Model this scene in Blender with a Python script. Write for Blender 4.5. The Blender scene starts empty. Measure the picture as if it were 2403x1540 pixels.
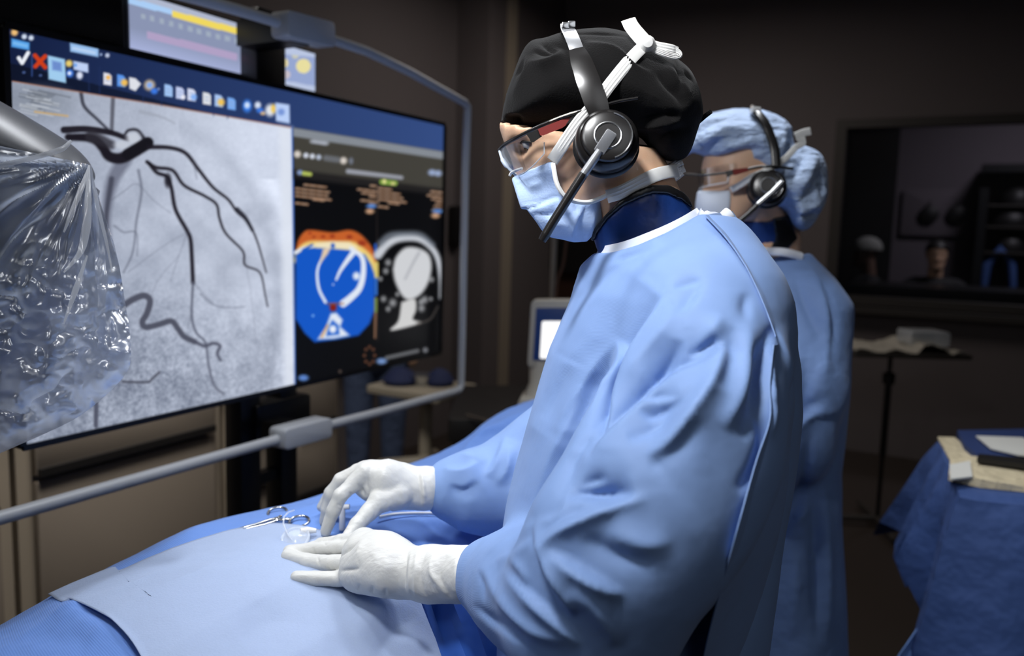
import bpy, math
import numpy as np
from mathutils import Matrix, Vector

# ---------------------------------------------------------------- camera
F = 1850.0; CX = 1201.5; CY = 741.0
PITCH = math.radians(6.5); ROLL = math.radians(1.6)
EYE = np.array([0.0, 0.0, 1.55])
_r0 = np.array([1.0, 0, 0]); FWD = np.array([0, math.cos(PITCH), -math.sin(PITCH)])
_u0 = np.array([0, math.sin(PITCH), math.cos(PITCH)])
RT = _r0*math.cos(ROLL) + _u0*math.sin(ROLL)
UP = _u0*math.cos(ROLL) - _r0*math.sin(ROLL)
S = bpy.context.scene
cam_d = bpy.data.cameras.new('camera'); cam = bpy.data.objects.new('camera', cam_d)
S.collection.objects.link(cam)
cam.matrix_world = Matrix(((RT[0], UP[0], -FWD[0], EYE[0]), (RT[1], UP[1], -FWD[1], EYE[1]),
                           (RT[2], UP[2], -FWD[2], EYE[2]), (0, 0, 0, 1)))
cam_d.sensor_width = 36.0; cam_d.lens = 36.0*F/2403.0; cam_d.shift_y = (CY-770.0)/2403.0
cam_d.clip_start = 0.02; cam_d.clip_end = 60
cam_d.dof.use_dof = True; cam_d.dof.focus_distance = 0.93; cam_d.dof.aperture_fstop = 3.2
S.camera = cam
S.view_settings.view_transform = 'Standard'; S.view_settings.look = 'None'
S.view_settings.exposure = 0.0; S.view_settings.gamma = 1.0; S.view_settings.use_curve_mapping = False

wd = bpy.data.worlds.new('world'); S.world = wd; wd.use_nodes = True
wd.node_tree.nodes['Background'].inputs[0].default_value = (0.55, 0.62, 0.8, 1)
wd.node_tree.nodes['Background'].inputs[1].default_value = 0.0

def lamp(name, loc, target, energy, size, color=(1, 1, 1), spread=180, kind='AREA', shape='DISK', blend=.5):
    l = bpy.data.lights.new(name, kind); l.energy = energy; l.color = color
    if kind == 'AREA':
        l.shape = shape; l.size = size; l.spread = math.radians(spread)
    if kind == 'SPOT':
        l.spot_size = math.radians(spread); l.spot_blend = blend; l.shadow_soft_size = size
    o = bpy.data.objects.new(name, l); S.collection.objects.link(o)
    o.location = loc
    o.rotation_euler = (Vector(target)-Vector(loc)).to_track_quat('-Z', 'Y').to_euler()
    return o
# theatre lights on the ceiling above the table, a weaker one behind the team, ceiling wash and added fills
lamp('surgical_light', (-0.30, 0.42, 2.45), (0.22, 0.98, 1.35), 4.1, 0.2, (0.98, 0.985, 1.0), 80)
lamp('surgical_light', (0.05, 1.75, 2.75), (0.15, 1.05, 1.4), 4.5, 0.35, (0.93, 0.96, 1.0), 100)
lamp('surgical_light', (-0.75, 1.15, 2.4), (-0.2, 1.10, 1.1), 1.6, 0.12, (0.95, 0.97, 1.0), 80)
lamp('surgical_light', (-0.45, 0.75, 2.6), (-0.27, 1.10, 1.1), 1.1, 0.10, (1, 0.99, 0.97), 26, 'SPOT')
lamp('surgical_light', (0.55, 2.1, 2.85), (0.62, 1.9, 1.4), 4.5, 0.35, (0.93, 0.96, 1.0), 100)
lamp('ceiling_or_fill_light', (-0.95, -0.05, 2.45), (0.2, 1.0, 1.3), 0.8, 0.30, (0.93, 0.96, 1.0), 70)  # added soft fill from the front left, no fixture there
lamp('ceiling_or_fill_light', (0.9, -1.1, 2.9), (0.5, 1.2, 1.0), 3.0, 1.6, (0.93, 0.96, 1.0), 110)  # added weak fill behind the camera to lift the shaded cloth
lamp('ceiling_or_fill_light', (0.6, 4.3, 3.2), (0.6, 4.6, 0), 15, 1.2, (1, 0.9, 0.84), 170)
lamp('ceiling_or_fill_light', (-1.0, 2.1, 3.0), (-1.75, 3.0, 0.2), 17, 0.6, (1, 0.95, 0.9), 85)  # added fill, placed and narrowed to brighten the cabinets

# ---------------------------------------------------------------- pixel rays
def ray(x, y): return FWD + RT*((x-CX)/F) - UP*((y-CY)/F)
def P(x, y, d): return EYE + ray(x, y)*d
def PZ(x, y, z):
    k = ray(x, y); return EYE + k*((z-EYE[2])/k[2])
def proj(V):
    q = np.asarray(V, float) - EYE; d = q @ FWD
    return CX + F*(q @ RT)/d, CY - F*(q @ UP)/d, d
TH = math.radians(28.5)
DV = np.array([math.sin(TH), math.cos(TH), 0]); NV = np.array([-math.cos(TH), math.sin(TH), 0]); ZV = np.array([0, 0, 1.0])
def RM(a, t, z): return DV*a + NV*t + ZV*z      # room frame: a = along the screens, t = towards the left wall
def ray_room_t(x, y, t):
    k = ray(x, y); return EYE + k*((t - EYE @ NV)/(k @ NV))
def ray_room_a(x, y, a):
    k = ray(x, y); return EYE + k*((a - EYE @ DV)/(k @ DV))
def sl(c):      # sRGB 0-255 to linear
    c = np.asarray(c, float)/255.0
    return np.where(c <= .04045, c/12.92, ((c+.055)/1.055)**2.4)
def unit(v): v = np.asarray(v, float); return v/(np.linalg.norm(v)+1e-12)

# ---------------------------------------------------------------- materials
MATS = {}
def mat(name, col, rough=.6, metal=0., spec=.5, bump=None, var=None, emit=None, estr=1., coat=0., trans=0., sheen=0., sub=0., alpha=1.):
    m = bpy.data.materials.new(name); m.use_nodes = True; nt = m.node_tree
    b = nt.nodes['Principled BSDF']; c = tuple(col)+(1,)
    b.inputs['Base Color'].default_value = c
    b.inputs['Roughness'].default_value = rough; b.inputs['Metallic'].default_value = metal
    b.inputs['Specular IOR Level'].default_value = spec
    b.inputs['Coat Weight'].default_value = coat; b.inputs['Sheen Weight'].default_value = sheen
    b.inputs['Transmission Weight'].default_value = trans; b.inputs['Alpha'].default_value = alpha
    if sub:
        b.inputs['Subsurface Weight'].default_value = sub; b.inputs['Subsurface Radius'].default_value = (1, .4, .2); b.inputs['Subsurface Scale'].default_value = .006
    if emit is not None:
        b.inputs['Emission Color'].default_value = tuple(emit)+(1,); b.inputs['Emission Strength'].default_value = estr
    tc = nt.nodes.new('ShaderNodeTexCoord')
    if var:      # (scale, amount)
        n = nt.nodes.new('ShaderNodeTexNoise'); n.inputs['Scale'].default_value = var[0]; n.inputs['Detail'].default_value = 4
        nt.links.new(tc.outputs['Object'], n.inputs['Vector'])
        mx = nt.nodes.new('ShaderNodeMix'); mx.data_type = 'RGBA'
        mx.inputs[6].default_value = tuple(np.clip(np.array(col)*(1-var[1]), 0, 1))+(1,)
        mx.inputs[7].default_value = tuple(np.clip(np.array(col)*(1+var[1]), 0, 1))+(1,)
        nt.links.new(n.outputs['Fac'], mx.inputs[0]); nt.links.new(mx.outputs[2], b.inputs['Base Color'])
    if bump:     # list of (kind, scale, distance, (sx,sy,sz))
        prev = None
        for kind, sc, dist, st in bump:
            mp = nt.nodes.new('ShaderNodeMapping'); mp.inputs['Scale'].default_value = st
            nt.links.new(tc.outputs['Object'], mp.inputs['Vector'])
            if kind == 'noise':
                t = nt.nodes.new('ShaderNodeTexNoise'); t.inputs['Scale'].default_value = sc; t.inputs['Detail'].default_value = 3; out = t.outputs['Fac']
            elif kind == 'wave':
                t = nt.nodes.new('ShaderNodeTexWave'); t.inputs['Scale'].default_value = sc; t.bands_direction = 'DIAGONAL'; t.inputs['Distortion'].default_value = .6; out = t.outputs['Fac']
            else:
                t = nt.nodes.new('ShaderNodeTexVoronoi'); t.inputs['Scale'].default_value = sc; out = t.outputs['Distance']
            nt.links.new(mp.outputs['Vector'], t.inputs['Vector'])
            bp = nt.nodes.new('ShaderNodeBump'); bp.inputs['Distance'].default_value = dist; bp.inputs['Strength'].default_value = 1
            nt.links.new(out, bp.inputs['Height'])
            if prev: nt.links.new(prev.outputs['Normal'], bp.inputs['Normal'])
            prev = bp
        nt.links.new(prev.outputs['Normal'], b.inputs['Normal'])
    MATS[name] = m
    return m

# ---------------------------------------------------------------- objects
ORG = {}
def empty(name, loc, label=None, cat=None, group=None):
    o = bpy.data.objects.new(name, None); S.collection.objects.link(o); o.location = loc; o.empty_display_size = .1
    ORG[o.name] = np.array(loc, float)
    if label: tag(o, label, cat, group)
    return o
def tag(o, label=None, cat=None, group=None, kind=None):
    if label: o['label'] = label
    if cat: o['category'] = cat
    if group: o['group'] = group
    if kind: o['kind'] = kind
    return o
def mk(name, V, faces, m=None, parent=None, smooth=True, colors=None):
    V = np.asarray(V, float)
    me = bpy.data.meshes.new(name)
    lo = V.min(0); hi = V.max(0); org = np.array([(lo[0]+hi[0])/2, (lo[1]+hi[1])/2, lo[2]])
    W = V-org
    if isinstance(faces, np.ndarray):
        n = len(faces); k = faces.shape[1]
        me.vertices.add(len(W)); me.vertices.foreach_set('co', W.astype(np.float32).ravel())
        me.loops.add(n*k); me.loops.foreach_set('vertex_index', faces.astype(np.int32).ravel())
        me.polygons.add(n); me.polygons.foreach_set('loop_start', np.arange(0, n*k, k, dtype=np.int32))
        try: me.polygons.foreach_set('loop_total', np.full(n, k, dtype=np.int32))
        except Exception: pass
        me.update(calc_edges=True); me.validate()
    else:
        me.from_pydata([tuple(v) for v in W], [], [tuple(int(i) for i in f) for f in faces]); me.update()
    if smooth: me.polygons.foreach_set('use_smooth', np.ones(len(me.polygons), dtype=bool))
    if colors is not None:
        a = me.color_attributes.new('paint', 'FLOAT_COLOR', 'POINT')
        a.data.foreach_set('color', np.c_[colors, np.ones(len(colors))].astype(np.float32).ravel())
    if m: me.materials.append(m)
    o = bpy.data.objects.new(name, me); S.collection.objects.link(o)
    ORG[o.name] = org
    if parent:
        o.parent = parent; o.location = org-ORG[parent.name]
    else: o.location = org
    return o
class MB:
    """collects closed shapes into one mesh"""
    def __init__(s): s.V = []; s.Fc = []; s.n = 0
    def add(s, V, Fc):
        V = np.asarray(V, float); s.V.append(V); s.Fc += [tuple(int(i)+s.n for i in f) for f in Fc]; s.n += len(V); return s
    def box(s, c, ax, half, bev=0.0):
        ax = [unit(a) for a in ax]; c = np.asarray(c, float)
        if bev <= 0:
            V = [c+ax[0]*half[0]*i+ax[1]*half[1]*j+ax[2]*half[2]*k for i in (-1, 1) for j in (-1, 1) for k in (-1, 1)]
            return s.add(V, [(0, 1, 3, 2), (4, 6, 7, 5), (0, 4, 5, 1), (2, 3, 7, 6), (0, 2, 6, 4), (1, 5, 7, 3)])
        # rounded outline in ax0/ax1, chamfered along ax2
        def loop(ins, h):
            L = []
            r = bev
            for cx, cy, a0 in ((1, 1, 0), (-1, 1, 90), (-1, -1, 180), (1, -1, 270)):
                for q in range(5):
                    a = math.radians(a0+q*22.5)
                    L.append(c+ax[0]*(cx*(half[0]-r)+(r-ins)*math.cos(a))+ax[1]*(cy*(half[1]-r)+(r-ins)*math.sin(a))+ax[2]*h)
            return L
        e = min(bev*.35, half[2]*.5)
        R = [loop(e, -half[2]), loop(e*.3, -half[2]+e*.3), loop(0, -half[2]+e), loop(0, half[2]-e), loop(e*.3, half[2]-e*.3), loop(e, half[2])]
        n = 20; V = sum(R, []); Fc = []
        for i in range(5):
            for j in range(n): Fc.append((i*n+j, i*n+(j+1) % n, (i+1)*n+(j+1) % n, (i+1)*n+j))
        Fc.append(tuple(range(n))[::-1]); Fc.append(tuple(range(5*n, 6*n)))
        return s.add(V, Fc)
    def rbox(s, a, t, z, half, bev=0.0, order='atz'):   # box in the room frame; half=(a,t,z)
        D = {'a': (DV, half[0]), 't': (NV, half[1]), 'z': (ZV, half[2])}
        return s.box(RM(a, t, z), [D[k][0] for k in order], [D[k][1] for k in order], bev)
    def tube(s, pts, r, n=12, flat=None, cap=True):
        """pts Nx3, r scalar or list; flat=(vector, factor) squashes along vector"""
        pts = np.asarray(pts, float); N = len(pts); r = np.broadcast_to(np.asarray(r, float), (N,))
        T = np.gradient(pts, axis=0); T /= np.linalg.norm(T, axis=1)[:, None]+1e-12
        a = np.array([0, 0, 1.0]) if abs(T[0][2]) < .9 else np.array([1.0, 0, 0])
        u = unit(np.cross(T[0], a)); V = []
        for i in range(N):
            u = unit(u-T[i]*(u @ T[i])); w = np.cross(T[i], u)
            for j in range(n):
                q = 2*math.pi*j/n; off = (u*math.cos(q)+w*math.sin(q))*r[i]
                if flat is not None:
                    fv = unit(flat[0]); off = off-fv*(off @ fv)*(1-flat[1])
                V.append(pts[i]+off)
        Fc = [(i*n+j, i*n+(j+1) % n, (i+1)*n+(j+1) % n, (i+1)*n+j) for i in range(N-1) for j in range(n)]
        if cap: Fc.append(tuple(range(n))[::-1]); Fc.append(tuple(range((N-1)*n, N*n)))
        return s.add(V, Fc)
    def lathe(s, c, axis, prof, n=32):
        """prof: list of (radius, height) along axis"""
        axis = unit(axis); a = np.array([0, 0, 1.0]) if abs(axis[2]) < .9 else np.array([1.0, 0, 0])
        u = unit(np.cross(axis, a)); w = np.cross(axis, u); c = np.asarray(c, float); V = []
        for rr, h in prof:
            for j in range(n):
                q = 2*math.pi*j/n; V.append(c+axis*h+(u*math.cos(q)+w*math.sin(q))*max(rr, 1e-5))
        N = len(prof)
        Fc = [(i*n+j, i*n+(j+1) % n, (i+1)*n+(j+1) % n, (i+1)*n+j) for i in range(N-1) for j in range(n)]
        Fc.append(tuple(range(n))[::-1]); Fc.append(tuple(range((N-1)*n, N*n)))
        return s.add(V, Fc)
    def torus(s, c, axis, R, r, n=40, k=10, sx=1.0):
        axis = unit(axis); a = np.array([0, 0, 1.0]) if abs(axis[2]) < .9 else np.array([1.0, 0, 0])
        u = unit(np.cross(axis, a)); w = np.cross(axis, u); V = []
        for i in range(n):
            q = 2*math.pi*i/n; d = u*math.cos(q)+w*math.sin(q)
            for j in range(k):
                e = 2*math.pi*j/k; V.append(np.asarray(c)+d*(R+r*math.cos(e))+axis*(r*math.sin(e)*sx))
        Fc = [(i*k+j, i*k+(j+1) % k, ((i+1) % n)*k+(j+1) % k, ((i+1) % n)*k+j) for i in range(n) for j in range(k)]
        return s.add(V, Fc)
    def sheet(s, G, th):
        """G: rows x cols x 3 grid turned into a solid sheet of thickness th"""
        G = np.asarray(G, float); R, Cn, _ = G.shape
        du = np.gradient(G, axis=1); dv = np.gradient(G, axis=0); N = np.cross(du, dv); N /= np.linalg.norm(N, axis=2)[..., None]+1e-12
        A = (G+N*th/2).reshape(-1, 3); B = (G-N*th/2).reshape(-1, 3); n = R*Cn; Fc = []
        ix = lambda i, j: i*Cn+j
        for i in range(R-1):
            for j in range(Cn-1):
                q = (ix(i, j), ix(i, j+1), ix(i+1, j+1), ix(i+1, j)); Fc.append(q); Fc.append(tuple(v+n for v in q[::-1]))
        b = [ix(0, j) for j in range(Cn)]+[ix(i, Cn-1) for i in range(1, R)]+[ix(R-1, j) for j in range(Cn-2, -1, -1)]+[ix(i, 0) for i in range(R-2, 0, -1)]
        for i in range(len(b)):
            p_, q_ = b[i], b[(i+1) % len(b)]; Fc.append((p_, p_+n, q_+n, q_))
        return s.add(np.r_[A, B], Fc)
    def build(s, name, m, parent=None, smooth=True, label=None):
        o = mk(name, np.concatenate(s.V), s.Fc, m, parent, smooth)
        if smooth: sharp(o)
        if label: o['label'] = label
        return o
def sharp(o, ang=40):
    me = o.data; me.update()
    import bmesh
    bm = bmesh.new(); bm.from_mesh(me)
    bmesh.ops.recalc_face_normals(bm, faces=bm.faces)
    for e in bm.edges:
        if len(e.link_faces) == 2 and e.calc_face_angle(0) > math.radians(ang): e.smooth = False
    bm.to_mesh(me); bm.free()
def spline(pts, n=24):
    """Catmull-Rom through pts (N x k)"""
    p = np.asarray(pts, float); p = np.r_[[2*p[0]-p[1]], p, [2*p[-1]-p[-2]]]; out = []
    m = len(p)-3; per = max(2, n//m)
    for i in range(m):
        for t in np.linspace(0, 1, per, endpoint=False):
            a, b, c, d = p[i:i+4]
            out.append(.5*((2*b)+(-a+c)*t+(2*a-5*b+4*c-d)*t*t+(-a+3*b-3*c+d)*t**3))
    out.append(p[-2]); return np.array(out)
def ribbon(pl, hw, name, m, parent, th=.0012, rib=.0, n=28, tilt=0.0, k=9):
    """flat band along a curve, its face turned to the room's front"""
    A = PX(pl, n); T = np.gradient(A, axis=0); T /= np.linalg.norm(T, axis=1)[:, None]+1e-12
    hw = np.interp(np.linspace(0, 1, len(A)), np.linspace(0, 1, len(np.atleast_1d(hw))), np.atleast_1d(hw)); G = []
    for a, t, w in zip(A, T, hw):
        s_ = unit(np.cross(t, FWD)); s_ = unit(s_+FWD*tilt)
        G.append([a+s_*w*u-FWD*(rib*(abs(math.sin(u*6.3))-.5)+.12*w*(1-u*u)) for u in np.linspace(-1, 1, k)])
    return MB().sheet(G, th).build(name, m, parent)
def PX(l, n=24): return np.array([P(*q) for q in spline(l, n)])     # spline through (px,py,depth) points

# ---------------------------------------------------------------- distance fields -> mesh (surface nets)
def smin(a, b, k): h = np.clip(.5+.5*(b-a)/k, 0, 1); return b*(1-h)+a*h-k*h*(1-h)
def cone(p1, r1, p2, r2):
    p1 = np.asarray(p1, float); p2 = np.asarray(p2, float); ba = p2-p1; L = ba @ ba+1e-12
    def f(q):
        h = np.clip(((q-p1) @ ba)/L, 0, 1)
        return np.linalg.norm(q-p1-h[:, None]*ba, axis=1)-(r1+(r2-r1)*h)
    return f
def ell(c, ax, r):
    M = np.array([unit(a)/rr for a, rr in zip(ax, r)]); c = np.asarray(c, float); mr = np.array(r, float)
    M2 = np.array([unit(a)/(rr*rr) for a, rr in zip(ax, r)])
    def f(q):
        v = q-c; k = np.linalg.norm(v @ M.T, axis=1); g = np.linalg.norm(v @ M2.T, axis=1)+1e-9
        return np.maximum(k*(k-1)/g, (k-1)*mr.min())
    return f
def union(fs, k=0.0):
    def f(q):
        d = fs[0](q)
        for g in fs[1:]: d = smin(d, g(q), k) if k else np.minimum(d, g(q))
        return d
    return f
def chain(pts, k=0.02): return union([cone(pts[i][0], pts[i][1], pts[i+1][0], pts[i+1][1]) for i in range(len(pts)-1)], k)
def poly_sd(poly, x, y):
    """signed distance in px to a polygon (negative inside)"""
    poly = np.asarray(poly, float); d = np.full(x.shape, 1e9); ins = np.zeros(x.shape, bool); n = len(poly)
    for i in range(n):
        ax, ay = poly[i]; bx, by = poly[(i+1) % n]; ex, ey = bx-ax, by-ay
        t = np.clip(((x-ax)*ex+(y-ay)*ey)/(ex*ex+ey*ey+1e-9), 0, 1)
        d = np.minimum(d, (x-ax-t*ex)**2+(y-ay-t*ey)**2)
        if ay != by:
            c = ((ay > y) != (by > y)) & (x < (bx-ax)*(y-ay)/(by-ay)+ax); ins ^= c
    d = np.sqrt(d); return np.where(ins, -d, d)
def prism(poly, closed=True):
    poly = spline(list(poly)+[poly[0]], 4*len(poly))[:-1] if closed else poly
    def f(q):
        x, y, d = proj(q); return poly_sd(poly, x, y)*np.abs(d)/F
    return f
def inflate(poly, dc, T, R, Tb=None):
    """rounded solid whose outline is poly at depth dc; T half thickness towards the viewer, Tb away"""
    poly = spline(list(poly)+[poly[0]], 4*len(poly))[:-1]; Tb = Tb or T
    def f(q):
        x, y, d = proj(q); s = poly_sd(poly, x, y)*dc/F; z = d-dc
        tt = np.where(z < 0, T, Tb)
        qn = np.clip(-s/R, 0, 1); th = tt*np.sqrt(np.maximum(1-(1-qn)**2, 0))
        return np.where(s < 0, np.maximum((np.abs(z)-th)*.6, s), np.sqrt(s*s+z*z))
    return f
def column(rows):
    """rows: (z, cx, cy, a, b) elliptical sections, a along NV, b along DV"""
    R = np.array(sorted(rows)); n2 = NV[:2]; d2 = DV[:2]
    def f(q):
        z = q[:, 2]; c = np.c_[np.interp(z, R[:, 0], R[:, 1]), np.interp(z, R[:, 0], R[:, 2])]
        a = np.interp(z, R[:, 0], R[:, 3]); b = np.interp(z, R[:, 0], R[:, 4]); v = q[:, :2]-c
        n, d = v @ n2, v @ d2
        k = (np.abs(n/a)**2.3+np.abs(d/b)**2.3)**(1/2.3)
        return np.maximum((k-1)*np.minimum(a, b), np.maximum(R[0, 0]-z, z-R[-1, 0]))
    return f
def nets(f, lo, hi, h):
    lo = np.asarray(lo, float); hi = np.asarray(hi, float); B = 8
    nb = np.ceil((hi-lo)/(h*B)).astype(int)+1; n = nb*B
    bx = np.stack(np.meshgrid(*[np.arange(k) for k in nb], indexing='ij'), -1).reshape(-1, 3)
    cen = lo+(bx*B+(B-1)/2)*h; fc = f(cen)
    Fd = np.empty(n, np.float32); V6 = Fd.reshape(nb[0], B, nb[1], B, nb[2], B)
    V6[:] = fc.reshape(nb)[:, None, :, None, :, None]
    act = np.abs(fc) < h*B*.87*1.6
    off = np.stack(np.meshgrid(*[np.arange(B)]*3, indexing='ij'), -1).reshape(-1, 3)*h
    ab = bx[act]
    for s in range(0, len(ab), 400):
        c = ab[s:s+400]; q = (lo+c*B*h)[:, None, :]+off[None]
        v = f(q.reshape(-1, 3)).reshape(len(c), B, B, B)
        V6[c[:, 0], :, c[:, 1], :, c[:, 2], :] = v
    Fd[0] = Fd[-1] = 1; Fd[:, 0] = Fd[:, -1] = 1; Fd[:, :, 0] = Fd[:, :, -1] = 1
    sg = Fd < 0
    cs = np.zeros(n-1, np.int8)
    for i in (0, 1):
        for j in (0, 1):
            for k in (0, 1): cs += sg[i:n[0]-1+i, j:n[1]-1+j, k:n[2]-1+k]
    A = np.argwhere((cs > 0) & (cs < 8)); idx = -np.ones(n-1, np.int64); idx[tuple(A.T)] = np.arange(len(A))
    acc = np.zeros((len(A), 3)); cnt = np.zeros(len(A))
    cor = [(i, j, k) for i in (0, 1) for j in (0, 1) for k in (0, 1)]
    for a in cor:
        for ax in range(3):
            if a[ax]: continue
            b = list(a); b[ax] = 1
            fa = Fd[A[:, 0]+a[0], A[:, 1]+a[1], A[:, 2]+a[2]]; fb = Fd[A[:, 0]+b[0], A[:, 1]+b[1], A[:, 2]+b[2]]
            m = (fa < 0) != (fb < 0); t = fa/(fa-fb+1e-20)
            pos = np.tile(np.array(a, float), (len(A), 1)); pos[:, ax] += np.clip(t, 0, 1)
            acc[m] += pos[m]; cnt[m] += 1
    V = lo+(A+acc/np.maximum(cnt, 1)[:, None])*h
    Q = []
    for ax in range(3):
        o1, o2 = [(1, 2), (2, 0), (0, 1)][ax]
        s0 = [slice(1, -1)]*3; s0[ax] = slice(0, n[ax]-1); s1 = list(s0); s1[ax] = slice(1, n[ax])
        ch = sg[tuple(s0)] != sg[tuple(s1)]
        E = np.argwhere(ch); E[:, [o1, o2]] += 1
        inside = sg[E[:, 0], E[:, 1], E[:, 2]]
        def g(d1, d2):
            X = E.copy(); X[:, o1] -= d1; X[:, o2] -= d2; return idx[X[:, 0], X[:, 1], X[:, 2]]
        q = np.stack([g(1, 1), g(0, 1), g(0, 0), g(1, 0)], 1)
        q[~inside] = q[~inside][:, ::-1]; Q.append(q)
    Q = np.concatenate(Q); Q = Q[(Q >= 0).all(1)]
    return V, Q
def relax(V, Q, it=2, lam=.5):
    n = len(V); a = np.r_[Q[:, 0], Q[:, 1], Q[:, 2], Q[:, 3]]; b = np.r_[Q[:, 1], Q[:, 2], Q[:, 3], Q[:, 0]]
    deg = np.bincount(a, minlength=n)+np.bincount(b, minlength=n)
    for _ in range(it):
        s = np.stack([np.bincount(a, V[b, k], n)+np.bincount(b, V[a, k], n) for k in range(3)], 1)
        V = V*(1-lam)+lam*s/np.maximum(deg, 1)[:, None]
    return V
def vnormals(V, Q):
    fn = np.cross(V[Q[:, 2]]-V[Q[:, 0]], V[Q[:, 3]]-V[Q[:, 1]]); n = len(V)
    N = np.stack([sum(np.bincount(Q[:, j], fn[:, k], n) for j in range(4)) for k in range(3)], 1)
    return N/(np.linalg.norm(N, axis=1)[:, None]+1e-12)
def seg_dist(pl, x, y):
    """distance, signed side and 0..1 position along a polyline"""
    pl = np.asarray(pl, float); L = np.r_[0, np.cumsum(np.hypot(*np.diff(pl, axis=0).T))]
    D = np.full(x.shape, 1e9); Sd = np.zeros(x.shape); Tp = np.zeros(x.shape)
    for i in range(len(pl)-1):
        ax, ay = pl[i]; ex, ey = pl[i+1]-pl[i]; l2 = ex*ex+ey*ey+1e-9
        t = np.clip(((x-ax)*ex+(y-ay)*ey)/l2, 0, 1); dx = x-ax-t*ex; dy = y-ay-t*ey; d = np.hypot(dx, dy)
        m = d < D; D = np.where(m, d, D); Sd = np.where(m, np.sign(ex*dy-ey*dx), Sd); Tp = np.where(m, (L[i]+t*(L[i+1]-L[i]))/L[-1], Tp)
    return D, Sd, Tp
def folds(V, Q, strokes, drange=None, scale=1.0, fwd=0.0):
    """cloth folds: (kind, polyline px, width px, height mm[, wide px]); applied where the cloth faces outwards"""
    N = vnormals(V, Q); x, y, d = proj(V); facing = np.clip(-(N @ FWD)*1.6+.25, 0, 1)
    if drange: facing *= ((d > drange[0]) & (d < drange[1]))
    if fwd: facing = np.clip(-(N @ FWD)*3+.3, 0, 1)
    disp = np.zeros(len(V))
    for st in strokes:
        kind, pl, w, hgt = st[:4]; wide = st[4] if len(st) > 4 else w*4
        pl = spline(pl, 6*(len(pl)-1)) if len(pl) > 2 else np.asarray(pl, float)
        m = (x > pl[:, 0].min()-3*wide) & (x < pl[:, 0].max()+3*wide) & (y > pl[:, 1].min()-3*wide) & (y < pl[:, 1].max()+3*wide) & (facing > 0)
        if not m.any(): continue
        D, Sd, T = seg_dist(pl, x[m], y[m]); taper = np.sin(np.pi*np.clip(T, .004, .996))**.75
        if kind == 'r': g = np.exp(-(D/w)**1.35)
        elif kind == 'v': g = -np.exp(-(D/w)**1.35)
        else:                      # 's' crest on the line, sharp on one side, long slope on the other
            sd = Sd*D*(1 if kind == 's' else -1)
            g = np.where(sd > 0, np.exp(-sd/wide), np.exp(-(sd/w)**2))
        disp[m] += g*taper*hgt*.0016*scale
    dr = N*(1-fwd)-FWD*fwd; dr /= np.linalg.norm(dr, axis=1)[:, None]+1e-9
    return V+dr*(disp*facing)[:, None]
_rng = np.random.RandomState(3)
_PH = _rng.rand(40, 7)
def wob(V, freq, seed=0, oct=4):
    """smooth pseudo noise in 3-D, about -1..1"""
    s = np.zeros(len(V)); a = 1.0; tot = 0
    for i in range(oct*3):
        p = _PH[(seed*5+i) % 40]; k = (p[:3]-.5)*2; k = unit(k)*freq*(1.0+.35*p[3])*(1.7**(i//3))
        w = .6*np.sin(V @ k[[1, 2, 0]]*.7+p[4]*6)
        s += a*np.sin(V @ k+p[5]*6.28+w*2); tot += a
        if i % 3 == 2: a *= .55
    return s/tot*1.6
def hit(f, x, y, d0=.6, d1=1.4, n=240):
    k = ray(x, y); ds = np.linspace(d0, d1, n); v = f(EYE+ds[:, None]*k); i = np.where(v < 0)[0]
    return ds[i[0]] if len(i) else None
def soft(name, f, lo, hi, h, m, parent=None, it=2, post=None):
    V, Q = nets(f, lo, hi, h); V = relax(V, Q, it)
    if post: V = post(V, Q)
    return mk(name, V, Q, m, parent)
# ================================================================ materials
M_wall = mat('wall_paint', sl((114, 107, 107)), .8, var=(3, .05))
M_ceil = mat('ceiling_paint', (.05, .05, .05), .9)
M_floor = mat('vinyl_floor', sl((66, 58, 52)), .4, var=(2, .12))
M_dark = mat('dark_paint', (.012, .011, .011), .5)
M_wood = mat('brown_wood', sl((62, 38, 26)), .5, var=(4, .2))
M_trimm = mat('window_frame_paint', sl((62, 58, 54)), .5)
M_cab = mat('taupe_cabinet', sl((138, 128, 116)), .45, var=(5, .04))
M_cabf = mat('taupe_cabinet_frame', sl((176, 164, 146)), .45)
M_black = mat('black_plastic', (.008, .008, .009), .38)
M_blacks = mat('black_satin', (.012, .011, .011), .28, spec=.6)
M_steel = mat('brushed_metal', (.55, .56, .58), .32, 1.0)
M_tube = mat('grey_tube', sl((206, 208, 210)), .42, .05)
M_chrome = mat('steel', (.5, .51, .53), .2, 1.0)
M_beige = mat('cream_plastic', sl((205, 200, 188)), .45)
M_white = mat('white_plastic', (.8, .8, .8), .35)

# ================================================================ room shell
TW = 3.15; AW = 6.1; CE = 3.5
def quad_wall(name, A, B, z0, z1, m, th=.1):
    A = np.array(A); B = np.array(B); u = unit(B-A); n = np.cross(u, ZV); mb = MB()
    mb.box((A+B)/2+ZV*(z0+z1)/2, (u, n, ZV), (np.linalg.norm(B-A)/2, th/2, (z1-z0)/2))
    return tag(mb.build(name, m, None, False), kind='structure')
a0, a1, t0, t1 = -1.8, AW, -4.2, TW
mb = MB(); mb.rbox((a0+a1+2.8)/2, (t0+t1)/2, -.05, ((a1-a0+3)/2, (t1-t0)/2+.2, .05)); tag(mb.build('floor', M_floor, None, False), kind='structure')
mb = MB(); mb.rbox((a0+a1+2.8)/2, (t0+t1)/2, CE+.05, ((a1-a0+3)/2, (t1-t0)/2+.2, .05)); tag(mb.build('ceiling', M_ceil, None, False), kind='structure')
quad_wall('wall_left', RM(a0, TW+.05, 0), RM(AW, TW+.05, 0), 0, CE, M_wall)
quad_wall('wall_back', RM(a0-.05, t0, 0), RM(a0-.05, t1, 0), 0, CE, M_wall)
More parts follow.
